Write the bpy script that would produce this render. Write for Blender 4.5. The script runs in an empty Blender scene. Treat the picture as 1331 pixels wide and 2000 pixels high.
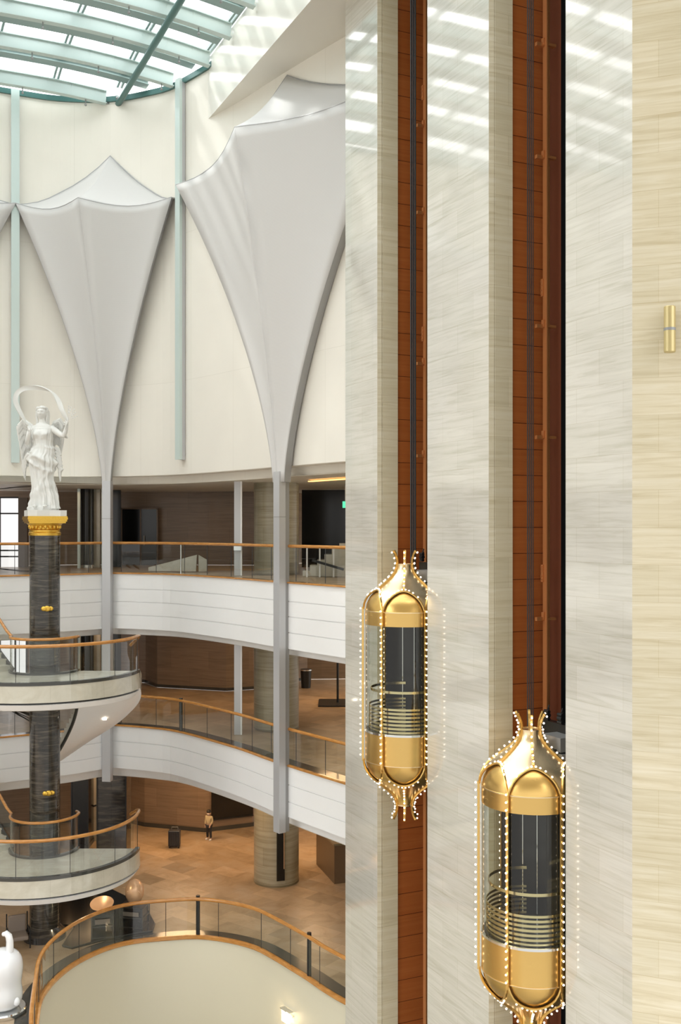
import bpy, bmesh, math, random
from mathutils import Vector, Matrix
random.seed(7)
C = bpy.context.scene.collection
PI = math.pi
# ------------------------------------------------------------------ camera, world, sun, exposure
F = 2050.0; CX = 665.5; HY = 1030.0           # focal length and horizon of the 1331x2000 frame
cam = bpy.data.cameras.new('camera'); co = bpy.data.objects.new('camera', cam); C.objects.link(co)
cam.sensor_fit = 'VERTICAL'; cam.sensor_height = 36; cam.lens = F/2000*36; cam.shift_y = 0.015
cam.clip_end = 500
co.location = (0, 0, 0); co.rotation_euler = (PI/2, 0, 0)
bpy.context.scene.camera = co
vs = bpy.context.scene.view_settings
vs.view_transform = 'Standard'; vs.look = 'None'; vs.gamma = 1; vs.use_curve_mapping = False
vs.exposure = 0.60
WORLD_UP = 3.6; WORLD_SIDE = 0.84; WORLD_DOWN = 0.66; SUN = 1.5
w = bpy.data.worlds.new('world'); bpy.context.scene.world = w; w.use_nodes = True
nt = w.node_tree; nt.nodes.clear()
wo = nt.nodes.new('ShaderNodeOutputWorld'); bg = nt.nodes.new('ShaderNodeBackground')
tc = nt.nodes.new('ShaderNodeTexCoord'); sp = nt.nodes.new('ShaderNodeSeparateXYZ'); cr = nt.nodes.new('ShaderNodeValToRGB')
mr = nt.nodes.new('ShaderNodeMapRange'); mr.inputs[1].default_value = -1; mr.inputs[2].default_value = 1
nt.links.new(tc.outputs['Generated'], sp.inputs[0]); nt.links.new(sp.outputs[2], mr.inputs[0]); nt.links.new(mr.outputs[0], cr.inputs[0])
def g(v, t=(1, 1, 1)): return (v*t[0]/4, v*t[1]/4, v*t[2]/4, 1)
e = cr.color_ramp.elements
e[0].position = 0.0; e[0].color = g(WORLD_DOWN, (1, .97, .92))
e[1].position = 1.0; e[1].color = g(WORLD_UP, (1, .99, .99))
a = e.new(0.46); a.color = g(WORLD_DOWN, (1, .97, .92))
a = e.new(0.52); a.color = g(WORLD_SIDE, (1, .985, .96))
a = e.new(0.62); a.color = g(WORLD_SIDE*1.2, (1, 1, .98))
a = e.new(0.72); a.color = g(WORLD_UP, (1, .99, .99))
nt.links.new(cr.outputs[0], bg.inputs[0]); bg.inputs[1].default_value = 4.0; nt.links.new(bg.outputs[0], wo.inputs[0])
# building axes in plan: U goes into the lift wall, Vv runs along it away from the camera
th = math.atan(0.4624)
U = Vector((math.cos(th), math.sin(th), 0)); Vv = Vector((-math.sin(th), math.cos(th), 0)); UP = Vector((0, 0, 1))
sl = bpy.data.lights.new('sun', 'SUN'); sl.energy = SUN; sl.angle = math.radians(4); sl.color = (1, .98, .95)
so = bpy.data.objects.new('sun', sl); C.objects.link(so)
sd = (U*0.42 - Vv*0.52 - UP*0.80).normalized()
so.rotation_euler = sd.to_track_quat('-Z', 'Y').to_euler()

def lamp(loc, e, size, col=(1, .62, .32), kind='AREA', target=None):
    l = bpy.data.lights.new('ceiling_lamp', kind); l.energy = e; l.color = col
    if kind == 'AREA': l.shape = 'DISK'; l.size = size
    else: l.shadow_soft_size = size
    o = bpy.data.objects.new('ceiling_lamp', l); C.objects.link(o); o.location = loc
    if target is not None: o.rotation_euler = (Vector(target)-Vector(loc)).to_track_quat('-Z', 'Y').to_euler()
    return o

# ------------------------------------------------------------------ materials
M = {}
def mat(name, col=(.8, .8, .8), rough=.5, metal=0., spec=.5, coat=0., emit=None, es=0.):
    m = bpy.data.materials.new(name); m.use_nodes = True
    b = m.node_tree.nodes['Principled BSDF']
    b.inputs['Base Color'].default_value = (*col, 1); b.inputs['Roughness'].default_value = rough
    b.inputs['Metallic'].default_value = metal; b.inputs['Specular IOR Level'].default_value = spec
    b.inputs['Coat Weight'].default_value = coat; b.inputs['Coat Roughness'].default_value = 0.04
    if emit: b.inputs['Emission Color'].default_value = (*emit, 1); b.inputs['Emission Strength'].default_value = es
    M[name] = m; return m
def nd(m, t, **kw):
    n = m.node_tree.nodes.new(t)
    for k, v in kw.items(): setattr(n, k, v)
    return n
def lk(m, a, b): m.node_tree.links.new(a, b)
def BS(m): return m.node_tree.nodes['Principled BSDF']
def mapping(m, src='UV', scale=(1, 1, 1), rot=(0, 0, 0)):
    t = nd(m, 'ShaderNodeTexCoord'); mp = nd(m, 'ShaderNodeMapping')
    mp.inputs['Scale'].default_value = scale; mp.inputs['Rotation'].default_value = rot
    lk(m, t.outputs[src], mp.inputs[0]); return mp.outputs[0]
def ramp(m, fac, stops):
    r = nd(m, 'ShaderNodeValToRGB'); lk(m, fac, r.inputs[0]); el = r.color_ramp.elements
    el[0].position = stops[0][0]; el[0].color = (*stops[0][1], 1); el[1].position = stops[-1][0]; el[1].color = (*stops[-1][1], 1)
    for p, c in stops[1:-1]:
        x = el.new(p); x.color = (*c, 1)
    return r.outputs[0]
def mix(m, a, b, f, mode='MIX'):
    n = nd(m, 'ShaderNodeMix', data_type='RGBA', blend_type=mode)
    if isinstance(f, float): n.inputs[0].default_value = f
    else: lk(m, f, n.inputs[0])
    for i, s in ((6, a), (7, b)):
        if isinstance(s, tuple): n.inputs[i].default_value = (*s, 1)
        else: lk(m, s, n.inputs[i])
    return n.outputs[2]
def stone(name, ca, cb, cc, bw, bh, rough=.15, spec=.5, coat=.3, mort=(.45, .42, .36), vein=1.0, src='UV', msize=.004, c_var=.85, vs_=(.35, 7, 1)):
    m = mat(name, ca, rough, 0, spec, coat)
    br = nd(m, 'ShaderNodeTexBrick'); br.offset = .5
    br.inputs['Scale'].default_value = 1; br.inputs['Brick Width'].default_value = bw; br.inputs['Row Height'].default_value = bh
    br.inputs['Mortar Size'].default_value = msize; br.inputs['Mortar Smooth'].default_value = .3; br.inputs['Bias'].default_value = 0
    br.inputs['Color1'].default_value = (1, 1, 1, 1); br.inputs['Color2'].default_value = (c_var, c_var, c_var*.98, 1); br.inputs['Mortar'].default_value = (*[x*1.3 for x in mort], 1)
    lk(m, mapping(m, src), br.inputs[0])
    n1 = nd(m, 'ShaderNodeTexNoise'); n1.inputs['Scale'].default_value = 1.6; n1.inputs['Detail'].default_value = 8; n1.inputs['Roughness'].default_value = .62; n1.inputs['Distortion'].default_value = .8
    lk(m, mapping(m, src, vs_), n1.inputs[0])
    col = ramp(m, n1.outputs[0], [(.3, cb), (.5, ca), (.72, cc)])
    n2 = nd(m, 'ShaderNodeTexNoise'); n2.inputs['Scale'].default_value = .5; n2.inputs['Detail'].default_value = 3
    lk(m, mapping(m, src), n2.inputs[0])
    col = mix(m, col, ramp(m, n2.outputs[0], [(.3, (.88, .87, .84)), (.7, (1, 1, 1))]), .6, 'MULTIPLY')
    col = mix(m, col, br.outputs[0], 1.0, 'MULTIPLY')
    lk(m, col, BS(m).inputs['Base Color']); return m
stone('travertine', (.66, .64, .585), (.55, .525, .45), (.72, .70, .64), 1.2, .59, rough=.12, spec=.8, coat=1.0, mort=(.58, .55, .48), c_var=.93, msize=.003)
BS(M['travertine']).inputs['Coat IOR'].default_value = 1.75; BS(M['travertine']).inputs['Coat Roughness'].default_value = .05
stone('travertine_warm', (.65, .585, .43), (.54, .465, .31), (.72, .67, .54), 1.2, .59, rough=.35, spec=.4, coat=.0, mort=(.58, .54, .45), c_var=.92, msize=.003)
stone('travertine_return_lit', (.76, .68, .49), (.67, .585, .39), (.81, .745, .58), 1.2, .59, rough=.35, spec=.4, coat=.0, mort=(.58, .54, .45), c_var=.92, msize=.003)  # same stone as travertine_warm, colour lightened to offset shade on the shaft returns
stone('round_column_stone', (.40, .36, .26), (.30, .27, .18), (.48, .44, .33), 1.6, .6, rough=.3, coat=.1)
stone('brown_tile', (.46, .135, .032), (.42, .115, .026), (.50, .155, .04), 3.0, .515, rough=.32, coat=.15, mort=(.12, .06, .04), msize=.008, c_var=.93)
stone('lobby_wall_stone', (.27, .19, .13), (.21, .145, .095), (.32, .235, .16), 1.8, .75, rough=.35, coat=.1, msize=.003)
stone('dark_marble', (.035, .032, .03), (.018, .017, .016), (.16, .14, .11), 4, 1.9, rough=.1, coat=.4, mort=(.3, .3, .3), src='Object', vs_=(.6, .6, 6))
stone('column_marble', (.045, .04, .033), (.02, .018, .015), (.15, .13, .10), 9, 1.15, rough=.12, coat=.2, mort=(.25, .25, .25), msize=.004, vs_=(1.0, 9, 1))
stone('floor_stone', (.56, .41, .26), (.42, .30, .18), (.62, .50, .37), 1.1, .75, rough=.33, coat=.0, src='Object', msize=.004, c_var=.62, vs_=(.8, .8, 1))
for n_ in M['floor_stone'].node_tree.nodes:
    if n_.type == 'MAPPING': n_.inputs['Rotation'].default_value = (0, 0, math.radians(38))
stone('landing_stone', (.60, .57, .48), (.52, .49, .40), (.68, .66, .58), 1.8, 1.8, rough=.15, coat=.3, src='Object', msize=.002, c_var=.96, vs_=(.8, .8, 1))
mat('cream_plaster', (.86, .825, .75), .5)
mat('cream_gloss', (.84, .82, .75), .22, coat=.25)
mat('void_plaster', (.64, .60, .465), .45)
mat('white_panel', (.92, .925, .925), .4, coat=.1)
mat('sail_fabric', (.62, .61, .60), .55)
mat('sail_edge', (.36, .36, .36), .4, metal=.3)
mat('pillar_metal', (.55, .555, .57), .35, metal=.35)
mat('pale_green_metal', (.60, .70, .68), .35, metal=.2, coat=.2)
mat('roof_steel', (.50, .60, .58), .4, metal=.1)
mat('roof_purlin', (.25, .34, .33), .4, metal=.1)
mat('roof_steel_dark', (.06, .15, .14), .3, metal=.3)
mat('wood_rail', (.50, .215, .045), .25, coat=.4)
mat('black_metal', (.012, .013, .014), .3)
mat('dark_granite', (.05, .05, .045), .18, coat=.3)
mat('dark_brown_steel', (.20, .068, .035), .35, metal=.1)
mat('copper_steel', (.56, .235, .085), .35, metal=.4)
mat('cable_steel', (.045, .06, .07), .35, metal=.6)
mat('gold_satin', (.72, .475, .16), .24, metal=.9)
mat('gold_pale', (.84, .67, .42), .26, metal=.9)
mat('gold_leaf', (.75, .47, .08), .3, metal=.9)
mat('brass_polished', (.72, .62, .36), .12, metal=1)
mat('chrome', (.75, .76, .76), .1, metal=1)
mat('cabin_dark', (.012, .012, .011), .16, spec=.35, coat=.0)
mat('cabin_mirror', (.03, .028, .024), .12, coat=.6)
mat('statue_white', (.74, .745, .72), .45)
mat('sculpture_white', (.82, .84, .86), .15, coat=.6)
mat('skin', (.55, .36, .26), .5); mat('shirt_beige', (.48, .40, .24), .7); mat('trousers_black', (.02, .02, .022), .7); mat('hair_black', (.015, .013, .012), .5); mat('mask_white', (.7, .7, .7), .6)
mat('case_navy', (.02, .025, .035), .35, coat=.2)
mat('screen_black', (.006, .007, .008), .15)
mat('copper_shell', (.78, .50, .30), .32, metal=.35)
mat('cushion_grey', (.22, .18, .15), .7)
mat('bulb_warm', (1, .9, .8), .3, emit=(1, .80, .62), es=2.6); M['bulb_warm'].cycles.emission_sampling = 'NONE'
mat('crystal_lit', (1, .9, .8), .2, emit=(1, .82, .55), es=3.0)
mat('downlight_lit', (1, 1, 1), .3, emit=(1, .85, .65), es=5.0)
mat('cove_lit', (1, .6, .3), .3, emit=(1, .50, .16), es=1.6)
mat('window_daylight', (.3, .3, .3), .3, emit=(1, .96, .96), es=.68)
mat('exit_green', (.05, .5, .3), .4, emit=(.1, .8, .4), es=.8)
mat('void_floor', (.35, .33, .3), .4)
mat('grey_box', (.30, .31, .31), .45, metal=.4)
m = M['dark_granite']
# plaster: faint vertical panel seams and mottling
for nm in ('cream_plaster', 'white_panel'):
    m = M[nm]; base = tuple(BS(m).inputs['Base Color'].default_value)[:3]
    n = nd(m, 'ShaderNodeTexNoise'); n.inputs['Scale'].default_value = .6; n.inputs['Detail'].default_value = 4; lk(m, mapping(m, 'Object'), n.inputs[0])
    c = ramp(m, n.outputs[0], [(.3, tuple(x*.96 for x in base)), (.7, base)])
    br = nd(m, 'ShaderNodeTexBrick'); br.offset = 0; br.inputs['Scale'].default_value = 1; br.inputs['Brick Width'].default_value = 2.45; br.inputs['Row Height'].default_value = 4.9
    br.inputs['Mortar Size'].default_value = .006; br.inputs['Color1'].default_value = (1, 1, 1, 1); br.inputs['Color2'].default_value = (.985, .985, .98, 1); br.inputs['Mortar'].default_value = (.88, .88, .86, 1)
    lk(m, mapping(m, 'UV'), br.inputs[0])
    lk(m, mix(m, c, br.outputs[0], 1.0 if nm == 'cream_plaster' else .0, 'MULTIPLY'), BS(m).inputs['Base Color'])
# brushed variation on gold
for nm in ('gold_satin', 'gold_pale'):
    m = M[nm]; n = nd(m, 'ShaderNodeTexNoise'); n.inputs['Scale'].default_value = 3; lk(m, mapping(m, 'Object', (1, 1, 5)), n.inputs[0])
    r = nd(m, 'ShaderNodeMapRange'); r.inputs[3].default_value = .23; r.inputs[4].default_value = .29; lk(m, n.outputs[0], r.inputs[0]); lk(m, r.outputs[0], BS(m).inputs['Roughness'])
m = M['wood_rail']; n = nd(m, 'ShaderNodeTexNoise'); n.inputs['Scale'].default_value = 4; n.inputs['Detail'].default_value = 5; lk(m, mapping(m, 'Object', (1, 1, 6)), n.inputs[0])
lk(m, ramp(m, n.outputs[0], [(.3, (.42, .17, .03)), (.7, (.60, .28, .07))]), BS(m).inputs['Base Color'])
m = M['sail_fabric']; n = nd(m, 'ShaderNodeTexWave'); n.inputs['Scale'].default_value = 14; n.bands_direction = 'Z'; lk(m, mapping(m, 'Object'), n.inputs[0])
lk(m, mix(m, (.615, .605, .595), (.655, .645, .635), n.outputs[0]), BS(m).inputs['Base Color'])
m = M['gold_leaf']; n = nd(m, 'ShaderNodeTexNoise'); n.inputs['Scale'].default_value = 25; n.inputs['Detail'].default_value = 3; lk(m, mapping(m, 'Object'), n.inputs[0])
bp = nd(m, 'ShaderNodeBump'); bp.inputs['Strength'].default_value = .5; bp.inputs['Distance'].default_value = .02; lk(m, n.outputs[0], bp.inputs['Height']); lk(m, bp.outputs[0], BS(m).inputs['Normal'])
def glass(name, tint=(.9, .95, .93), refl=1.0, rough=.0):
    m = bpy.data.materials.new(name); m.use_nodes = True; N = m.node_tree.nodes; N.clear()
    o = N.new('ShaderNodeOutputMaterial'); mx = N.new('ShaderNodeMixShader'); t = N.new('ShaderNodeBsdfTransparent'); gl = N.new('ShaderNodeBsdfGlossy'); fr = N.new('ShaderNodeLayerWeight')
    t.inputs[0].default_value = (*tint, 1); gl.inputs['Roughness'].default_value = rough; fr.inputs[0].default_value = .5
    mu = N.new('ShaderNodeMath'); mu.operation = 'MULTIPLY'; mu.inputs[1].default_value = refl; mu.use_clamp = True
    pw = N.new('ShaderNodeMath'); pw.operation = 'POWER'; pw.inputs[1].default_value = 4.5; lk(m, fr.outputs['Facing'], pw.inputs[0])
    ad = N.new('ShaderNodeMath'); ad.operation = 'MULTIPLY_ADD'; ad.inputs[1].default_value = .95; ad.inputs[2].default_value = .045; lk(m, pw.outputs[0], ad.inputs[0])
    lk(m, ad.outputs[0], mu.inputs[0]); lk(m, mu.outputs[0], mx.inputs[0]); lk(m, t.outputs[0], mx.inputs[1]); lk(m, gl.outputs[0], mx.inputs[2]); lk(m, mx.outputs[0], o.inputs[0])
    M[name] = m
glass('clear_glass', (.88, .91, .89), 1.5)
glass('cabin_glass', (.86, .88, .84), 1.15)
glass('roof_glass', (.93, .96, .95), .6)
# roof glass: fine fritted lines
m = M['roof_glass']; wv = nd(m, 'ShaderNodeTexWave'); wv.inputs['Scale'].default_value = 1.0; wv.bands_direction = 'X'; lk(m, mapping(m, 'UV', (1.2, 1, 1)), wv.inputs[0])
for x in m.node_tree.nodes:
    if x.type == 'BSDF_TRANSPARENT': lk(m, ramp(m, wv.outputs[0], [(.0, (.40, .46, .46)), (.2, (.90, .92, .915))]), x.inputs[0])

# ------------------------------------------------------------------ helpers
def obj(name, verts, faces, material=None, parent=None, uvs=None, smooth=False, loc=None):
    me = bpy.data.meshes.new(name)
    if loc is not None:
        L = Vector(loc); verts = [tuple(Vector(v)-L) for v in verts]
    me.from_pydata([tuple(v) for v in verts], [], faces); me.update()
    if uvs:
        ul = me.uv_layers.new(name='UVMap')
        for lp in me.loops: ul.data[lp.index].uv = uvs[lp.vertex_index]
    o = bpy.data.objects.new(name, me); C.objects.link(o)
    if material: me.materials.append(M[material] if isinstance(material, str) else material)
    if smooth:
        for p in me.polygons: p.use_smooth = True
        try: me.set_sharp_from_angle(angle=math.radians(38))
        except Exception: pass
    if loc is not None: o.location = loc
    if parent: o.parent = parent
    return o
def fixn(o):
    bm = bmesh.new(); bm.from_mesh(o.data); bmesh.ops.recalc_face_normals(bm, faces=bm.faces[:]); bm.to_mesh(o.data); bm.free(); return o
class MB:
    def __init__(s): s.v = []; s.f = []
    def add(s, v, f):
        k = len(s.v); s.v += [tuple(x) for x in v]; s.f += [tuple(i+k for i in q) for q in f]; return s
    def box(s, c, size, ax=None):
        c = Vector(c); a = ax or (Vector((1, 0, 0)), Vector((0, 1, 0)), Vector((0, 0, 1)))
        h = [x/2 for x in size]
        v = [c + a[0]*(h[0]*i) + a[1]*(h[1]*j) + a[2]*(h[2]*k) for i in (-1, 1) for j in (-1, 1) for k in (-1, 1)]
        return s.add(v, [(0, 1, 3, 2), (4, 6, 7, 5), (0, 4, 5, 1), (2, 3, 7, 6), (0, 2, 6, 4), (1, 5, 7, 3)])
    def bar(s, a, b, w, h, up=UP):
        a = Vector(a); b = Vector(b); d = (b-a).normalized(); x = d.cross(up)
        if x.length < 1e-4: x = d.cross(Vector((1, 0, 0)))
        x.normalize(); z = x.cross(d)
        return s.box((a+b)/2, ((b-a).length, w, h), (d, x, z))
    def tube(s, pts, r, n=10, cap=True, sq=None):
        pts = [Vector(p) for p in pts]; m = len(pts); prev = None; rings = []
        for i, p in enumerate(pts):
            d = (pts[min(i+1, m-1)]-pts[max(i-1, 0)]).normalized()
            if prev is None:
                x = d.cross(UP)
                if x.length < 1e-3: x = d.cross(Vector((1, 0, 0)))
            else: x = prev - d*prev.dot(d)
            x.normalize(); prev = x; y = d.cross(x)
            rr = r[i] if isinstance(r, (list, tuple)) else r
            rings.append([p + x*rr*math.cos(2*PI*k/n) + y*rr*math.sin(2*PI*k/n) for k in range(n)])
        v = [q for R in rings for q in R]; f = []
        for i in range(m-1):
            for k in range(n):
                f.append((i*n+k, i*n+(k+1) % n, (i+1)*n+(k+1) % n, (i+1)*n+k))
        if cap: f.append(tuple(range(n))[::-1]); f.append(tuple(range((m-1)*n, m*n)))
        return s.add(v, f)
    def lathe(s, prof, n=32, c=(0, 0, 0), a0=0, a1=2*PI, cap=False):
        c = Vector(c); full = abs(a1-a0-2*PI) < 1e-6; m = n if full else n+1
        v = [c + Vector((r*math.cos(a0+(a1-a0)*k/n), r*math.sin(a0+(a1-a0)*k/n), z)) for r, z in prof for k in range(m)]
        f = []
        for i in range(len(prof)-1):
            for k in range(n):
                f.append((i*m+k, i*m+(k+1) % m, (i+1)*m+(k+1) % m, (i+1)*m+k))
        if cap and full: f.append(tuple(range(m))[::-1]); f.append(tuple(range((len(prof)-1)*m, len(prof)*m)))
        return s.add(v, f)
    def sphere(s, c, r, n=12, m=8):
        c = Vector(c); r = Vector(r) if hasattr(r, '__len__') else Vector((r, r, r))
        v = [c + Vector((0, 0, -r.z))]
        for i in range(1, m):
            t = PI*i/m
            v += [c + Vector((r.x*math.sin(t)*math.cos(2*PI*k/n), r.y*math.sin(t)*math.sin(2*PI*k/n), -r.z*math.cos(t))) for k in range(n)]
        v.append(c + Vector((0, 0, r.z))); f = []
        for k in range(n): f.append((0, 1+(k+1) % n, 1+k))
        for i in range(m-2):
            for k in range(n): f.append((1+i*n+k, 1+i*n+(k+1) % n, 1+(i+1)*n+(k+1) % n, 1+(i+1)*n+k))
        L = len(v)-1
        for k in range(n): f.append((L, 1+(m-2)*n+k, 1+(m-2)*n+(k+1) % n))
        return s.add(v, f)
    def prism(s, poly, z0, z1):
        n = len(poly); v = [(p[0], p[1], z0) for p in poly] + [(p[0], p[1], z1) for p in poly]
        f = [tuple(range(n))[::-1], tuple(range(n, 2*n))] + [(k, (k+1) % n, n+(k+1) % n, n+k) for k in range(n)]
        return s.add(v, f)
    def build(s, name, material, parent=None, smooth=False, loc=None):
        return fixn(obj(name, s.v, s.f, material, parent, smooth=smooth, loc=loc))
def tag(o, label=None, cat=None, group=None, kind=None):
    if label: o['label'] = label
    if cat: o['category'] = cat
    if group: o['group'] = group
    if kind: o['kind'] = kind
    return o
def thing(name, label, cat, loc=(0, 0, 0), rz=0, group=None, kind=None):
    o = bpy.data.objects.new(name, None); C.objects.link(o); o.location = loc; o.rotation_euler = (0, 0, rz)
    o.empty_display_size = .2
    return tag(o, label, cat, group, kind)
def settle(root):
    "children were built in world coordinates: express them in the root's frame"
    mi = (Matrix.Translation(root.location) @ root.rotation_euler.to_matrix().to_4x4()).inverted()
    def rec(o):
        for c in o.children:
            if c.type == 'MESH' and not c.get('_done'):
                c.data.transform(mi @ Matrix.Translation(c.location)); c.location = (0, 0, 0); c['_done'] = 1
            rec(c)
    rec(root)
    def clean(o):
        for c in o.children:
            if '_done' in c: del c['_done']
            clean(c)
    clean(root)
def copy_tree(o, parent=None):
    c = o.copy(); C.objects.link(c)
    if parent: c.parent = parent
    for ch in list(o.children): copy_tree(ch, c)
    return c
def crom(pts, step=.3):
    P = [Vector((p[0], p[1], 0)) for p in pts]; P = [P[0]*2-P[1]] + P + [P[-1]*2-P[-2]]; out = []
    for i in range(1, len(P)-2):
        a, b, c, d = P[i-1:i+3]; n = max(2, int((c-b).length/step))
        for k in range(n):
            t = k/n
            out.append(.5*((2*b)+(c-a)*t+(2*a-5*b+4*c-d)*t*t+(3*b-a-3*c+d)*t**3))
    out.append(P[-2]); return out
def normals(pts):
    "unit normals on the right-hand side of the direction of travel (towards the atrium)"
    out = []; m = len(pts)
    for i in range(m):
        d = pts[min(i+1, m-1)]-pts[max(i-1, 0)]; d.normalize(); out.append(Vector((d.y, -d.x, 0)))
    return out
def sweep(name, curve, prof, material, parent=None, smooth=False):
    "prof: list of (offset towards atrium, height); quads with metre UVs"
    N = normals(curve); s = [0]
    for i in range(1, len(curve)): s.append(s[-1]+(curve[i]-curve[i-1]).length)
    t = [0]
    for i in range(1, len(prof)): t.append(t[-1]+math.hypot(prof[i][0]-prof[i-1][0], prof[i][1]-prof[i-1][1]))
    v = []; uv = []
    for i, p in enumerate(curve):
        for j, (d, h) in enumerate(prof):
            v.append(p+N[i]*d+UP*h); uv.append((s[i], h if abs(prof[0][1]-prof[-1][1]) > .3 else t[j]))
    m = len(prof)
    f = [(i*m+j, (i+1)*m+j, (i+1)*m+j+1, i*m+j+1) for i in range(len(curve)-1) for j in range(m-1)]
    return obj(name, v, f, material, parent, uvs=uv, smooth=smooth)
def struct(o, kind='structure'): o['kind'] = kind; return o
def at(px, Z): return Vector(((px-CX)/F*Z, Z, 0))
def hh(py, Z): return (HY-py)/F*Z
def arc(c, r, a0, a1, n, z): return [Vector((c[0]+r*math.cos(a0+(a1-a0)*k/n), c[1]+r*math.sin(a0+(a1-a0)*k/n), z)) for k in range(n+1)]

# levels, measured from the eye
L1, L2, L3 = -1.6, -6.87, -12.1
# ------------------------------------------------------------------ structure: atrium walls
wall_pts = [(-24.5, 14), (-24, 20), (-21.5, 27), (-17.5, 32), (-14, 34.5), (-11.5, 35.75), (-9.75, 36.45), (-8.0, 36.5), (-6.6, 36.0), (-5.41, 35.2), (-3.27, 32.7), (-1.87, 30.8), (.1, 28.25), (2.2, 25.8)]
WC = crom(wall_pts)
balL = crom([(-24.2, 13), (-23.5, 20), (-20.5, 27), (-16, 31.3), (-12.5, 33.5), (-9.45, 35.2), (-7.95, 36.45)])
balR = crom([(-7.95, 36.45), (-6.6, 35.95), (-5.41, 35.2), (-3.27, 32.7), (-1.87, 30.7), (.1, 28.15), (1.1, 26.95)])
BC = balL[:-1] + balR
TOP = 14.8
struct(sweep('wall_back', WC, [(0, TOP), (0, 1.78), (-.02, 1.76), (-.45, 1.76), (-.45, 1.5)], 'cream_plaster'))
struct(sweep('trim_1', WC, [(-.02, TOP+.16), (.08, TOP+.16), (.08, TOP-.02), (-.02, TOP-.02)], 'roof_steel_dark'))
struct(sweep('ceiling', BC, [(-.45, 1.52), (-14, 1.52)], 'cream_plaster'))
struct(sweep('floor', BC, [(-14, L1-.01), (-.05, L1-.01)], 'floor_stone'))
struct(sweep('ceiling', BC, [(-.35, -3.73), (-14, -3.73)], 'cream_plaster'))
struct(sweep('floor', BC, [(-14, L2-.01), (-.05, L2-.01)], 'floor_stone'))
struct(sweep('ceiling', BC, [(-.35, -8.68), (-14, -8.68)], 'cream_plaster'))
def fascia(name, top, joints, bot, soff):
    p = [(-.3, top), (0, top)]; gw = .012
    for j in joints: p += [(0, j+gw), (-.03, j+gw), (-.03, j-gw), (0, j-gw)]
    p += [(0, bot), (-.38, bot), (-.38, soff)]
    # taller profile points need hard edges
    return struct(sweep(name, BC, p, 'white_panel'))
fascia('trim_2', L1, (-2.13, -2.57, -3.03), -3.5, -3.74)
fascia('trim_3', L2, (-7.41, -7.90), -8.34, -8.70)
# lobby floor with the void
vpx = [(72.8, 25.65), (78, 26.6), (91, 27.4), (117, 28.3), (156, 29.25), (208, 30.1), (260, 30.6), (324, 30.85), (386, 30.97), (445, 30.7), (496, 30.2), (531, 29.56), (566, 28.84), (600, 28.15), (635, 27.4), (673, 26.74)]
VC = crom([(-3.6, 8), (-4.6, 14), (-5.7, 19), (-6.45, 22), (-6.98, 23.8)] + [tuple(at(*p))[:2] for p in vpx] + [(.5, 26.38)], .25)
poly = [(p.x, p.y) for p in VC] + [(22, 23.2), (22, 56), (-34, 56), (-34, 8)]
from mathutils.geometry import tessellate_polygon
tri = tessellate_polygon([[Vector((x, y, 0)) for x, y in poly]])
struct(obj('floor', [(x, y, L3) for x, y in poly], [tuple(t) for t in tri], 'floor_stone'))
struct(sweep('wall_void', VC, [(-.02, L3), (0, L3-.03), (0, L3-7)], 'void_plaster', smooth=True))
struct(obj('floor', [(-34, 0, L3-7), (22, 0, L3-7), (22, 34, L3-7), (-34, 34, L3-7)], [(0, 1, 2, 3)], 'void_floor'))
# rooms' back walls
def backwall(pts, z0, z1, material='lobby_wall_stone', name='wall_lobby'):
    cv = crom(pts, 1.2) if False else [Vector((x, y, 0)) for x, y in pts]
    return struct(sweep(name, cv, [(0, z1), (0, z0)], material))
backwall([(-34, 18), (-24, 36), (-15.5, 41.8), (-9.5, 43.6), (-7.94, 42.5), (-5.39, 41.7), (-3.57, 42.5), (-1.6, 46.5), (14, 50)], L3, -8.66)
backwall([(-34, 18), (-24, 37), (-15, 43.5), (-11, 46.8), (-8.64, 46.5), (-7.9, 45.2), (-4.8, 44.1), (-3.7, 44.6), (-1.5, 47.5), (14, 49)], L2, -3.7)
backwall([(-34, 18), (-24, 37), (-15, 43.5), (-11, 45.2), (-7.9, 45), (-3.2, 44.6), (-1.5, 47.5), (14, 49)], L1, 1.55)
sk = [Vector((x, y, 0)) for x, y in [(-15.5, 41.8), (-9.5, 43.6), (-7.94, 42.5), (-5.39, 41.7), (-3.57, 42.5), (-1.6, 46.5)]]
struct(sweep('baseboard_back', sk, [(.03, L3+.16), (.05, L3+.16), (.05, L3)], 'dark_granite'))
sk = [Vector((x, y, 0)) for x, y in [(-11, 46.8), (-8.64, 46.5), (-7.9, 45.2), (-4.8, 44.1), (-3.7, 44.6), (-1.5, 47.5)]]
struct(sweep('baseboard_back', sk, [(.03, L2+.12), (.05, L2+.12), (.05, L2)], 'dark_granite'))
# dark granite border inside each railing
for lv, cv in ((L1, BC), (L2, BC), (L3, VC)):
    struct(sweep('trim_4', cv, [(-.55, lv+.004), (-.02, lv+.004)], 'dark_granite'))

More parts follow.
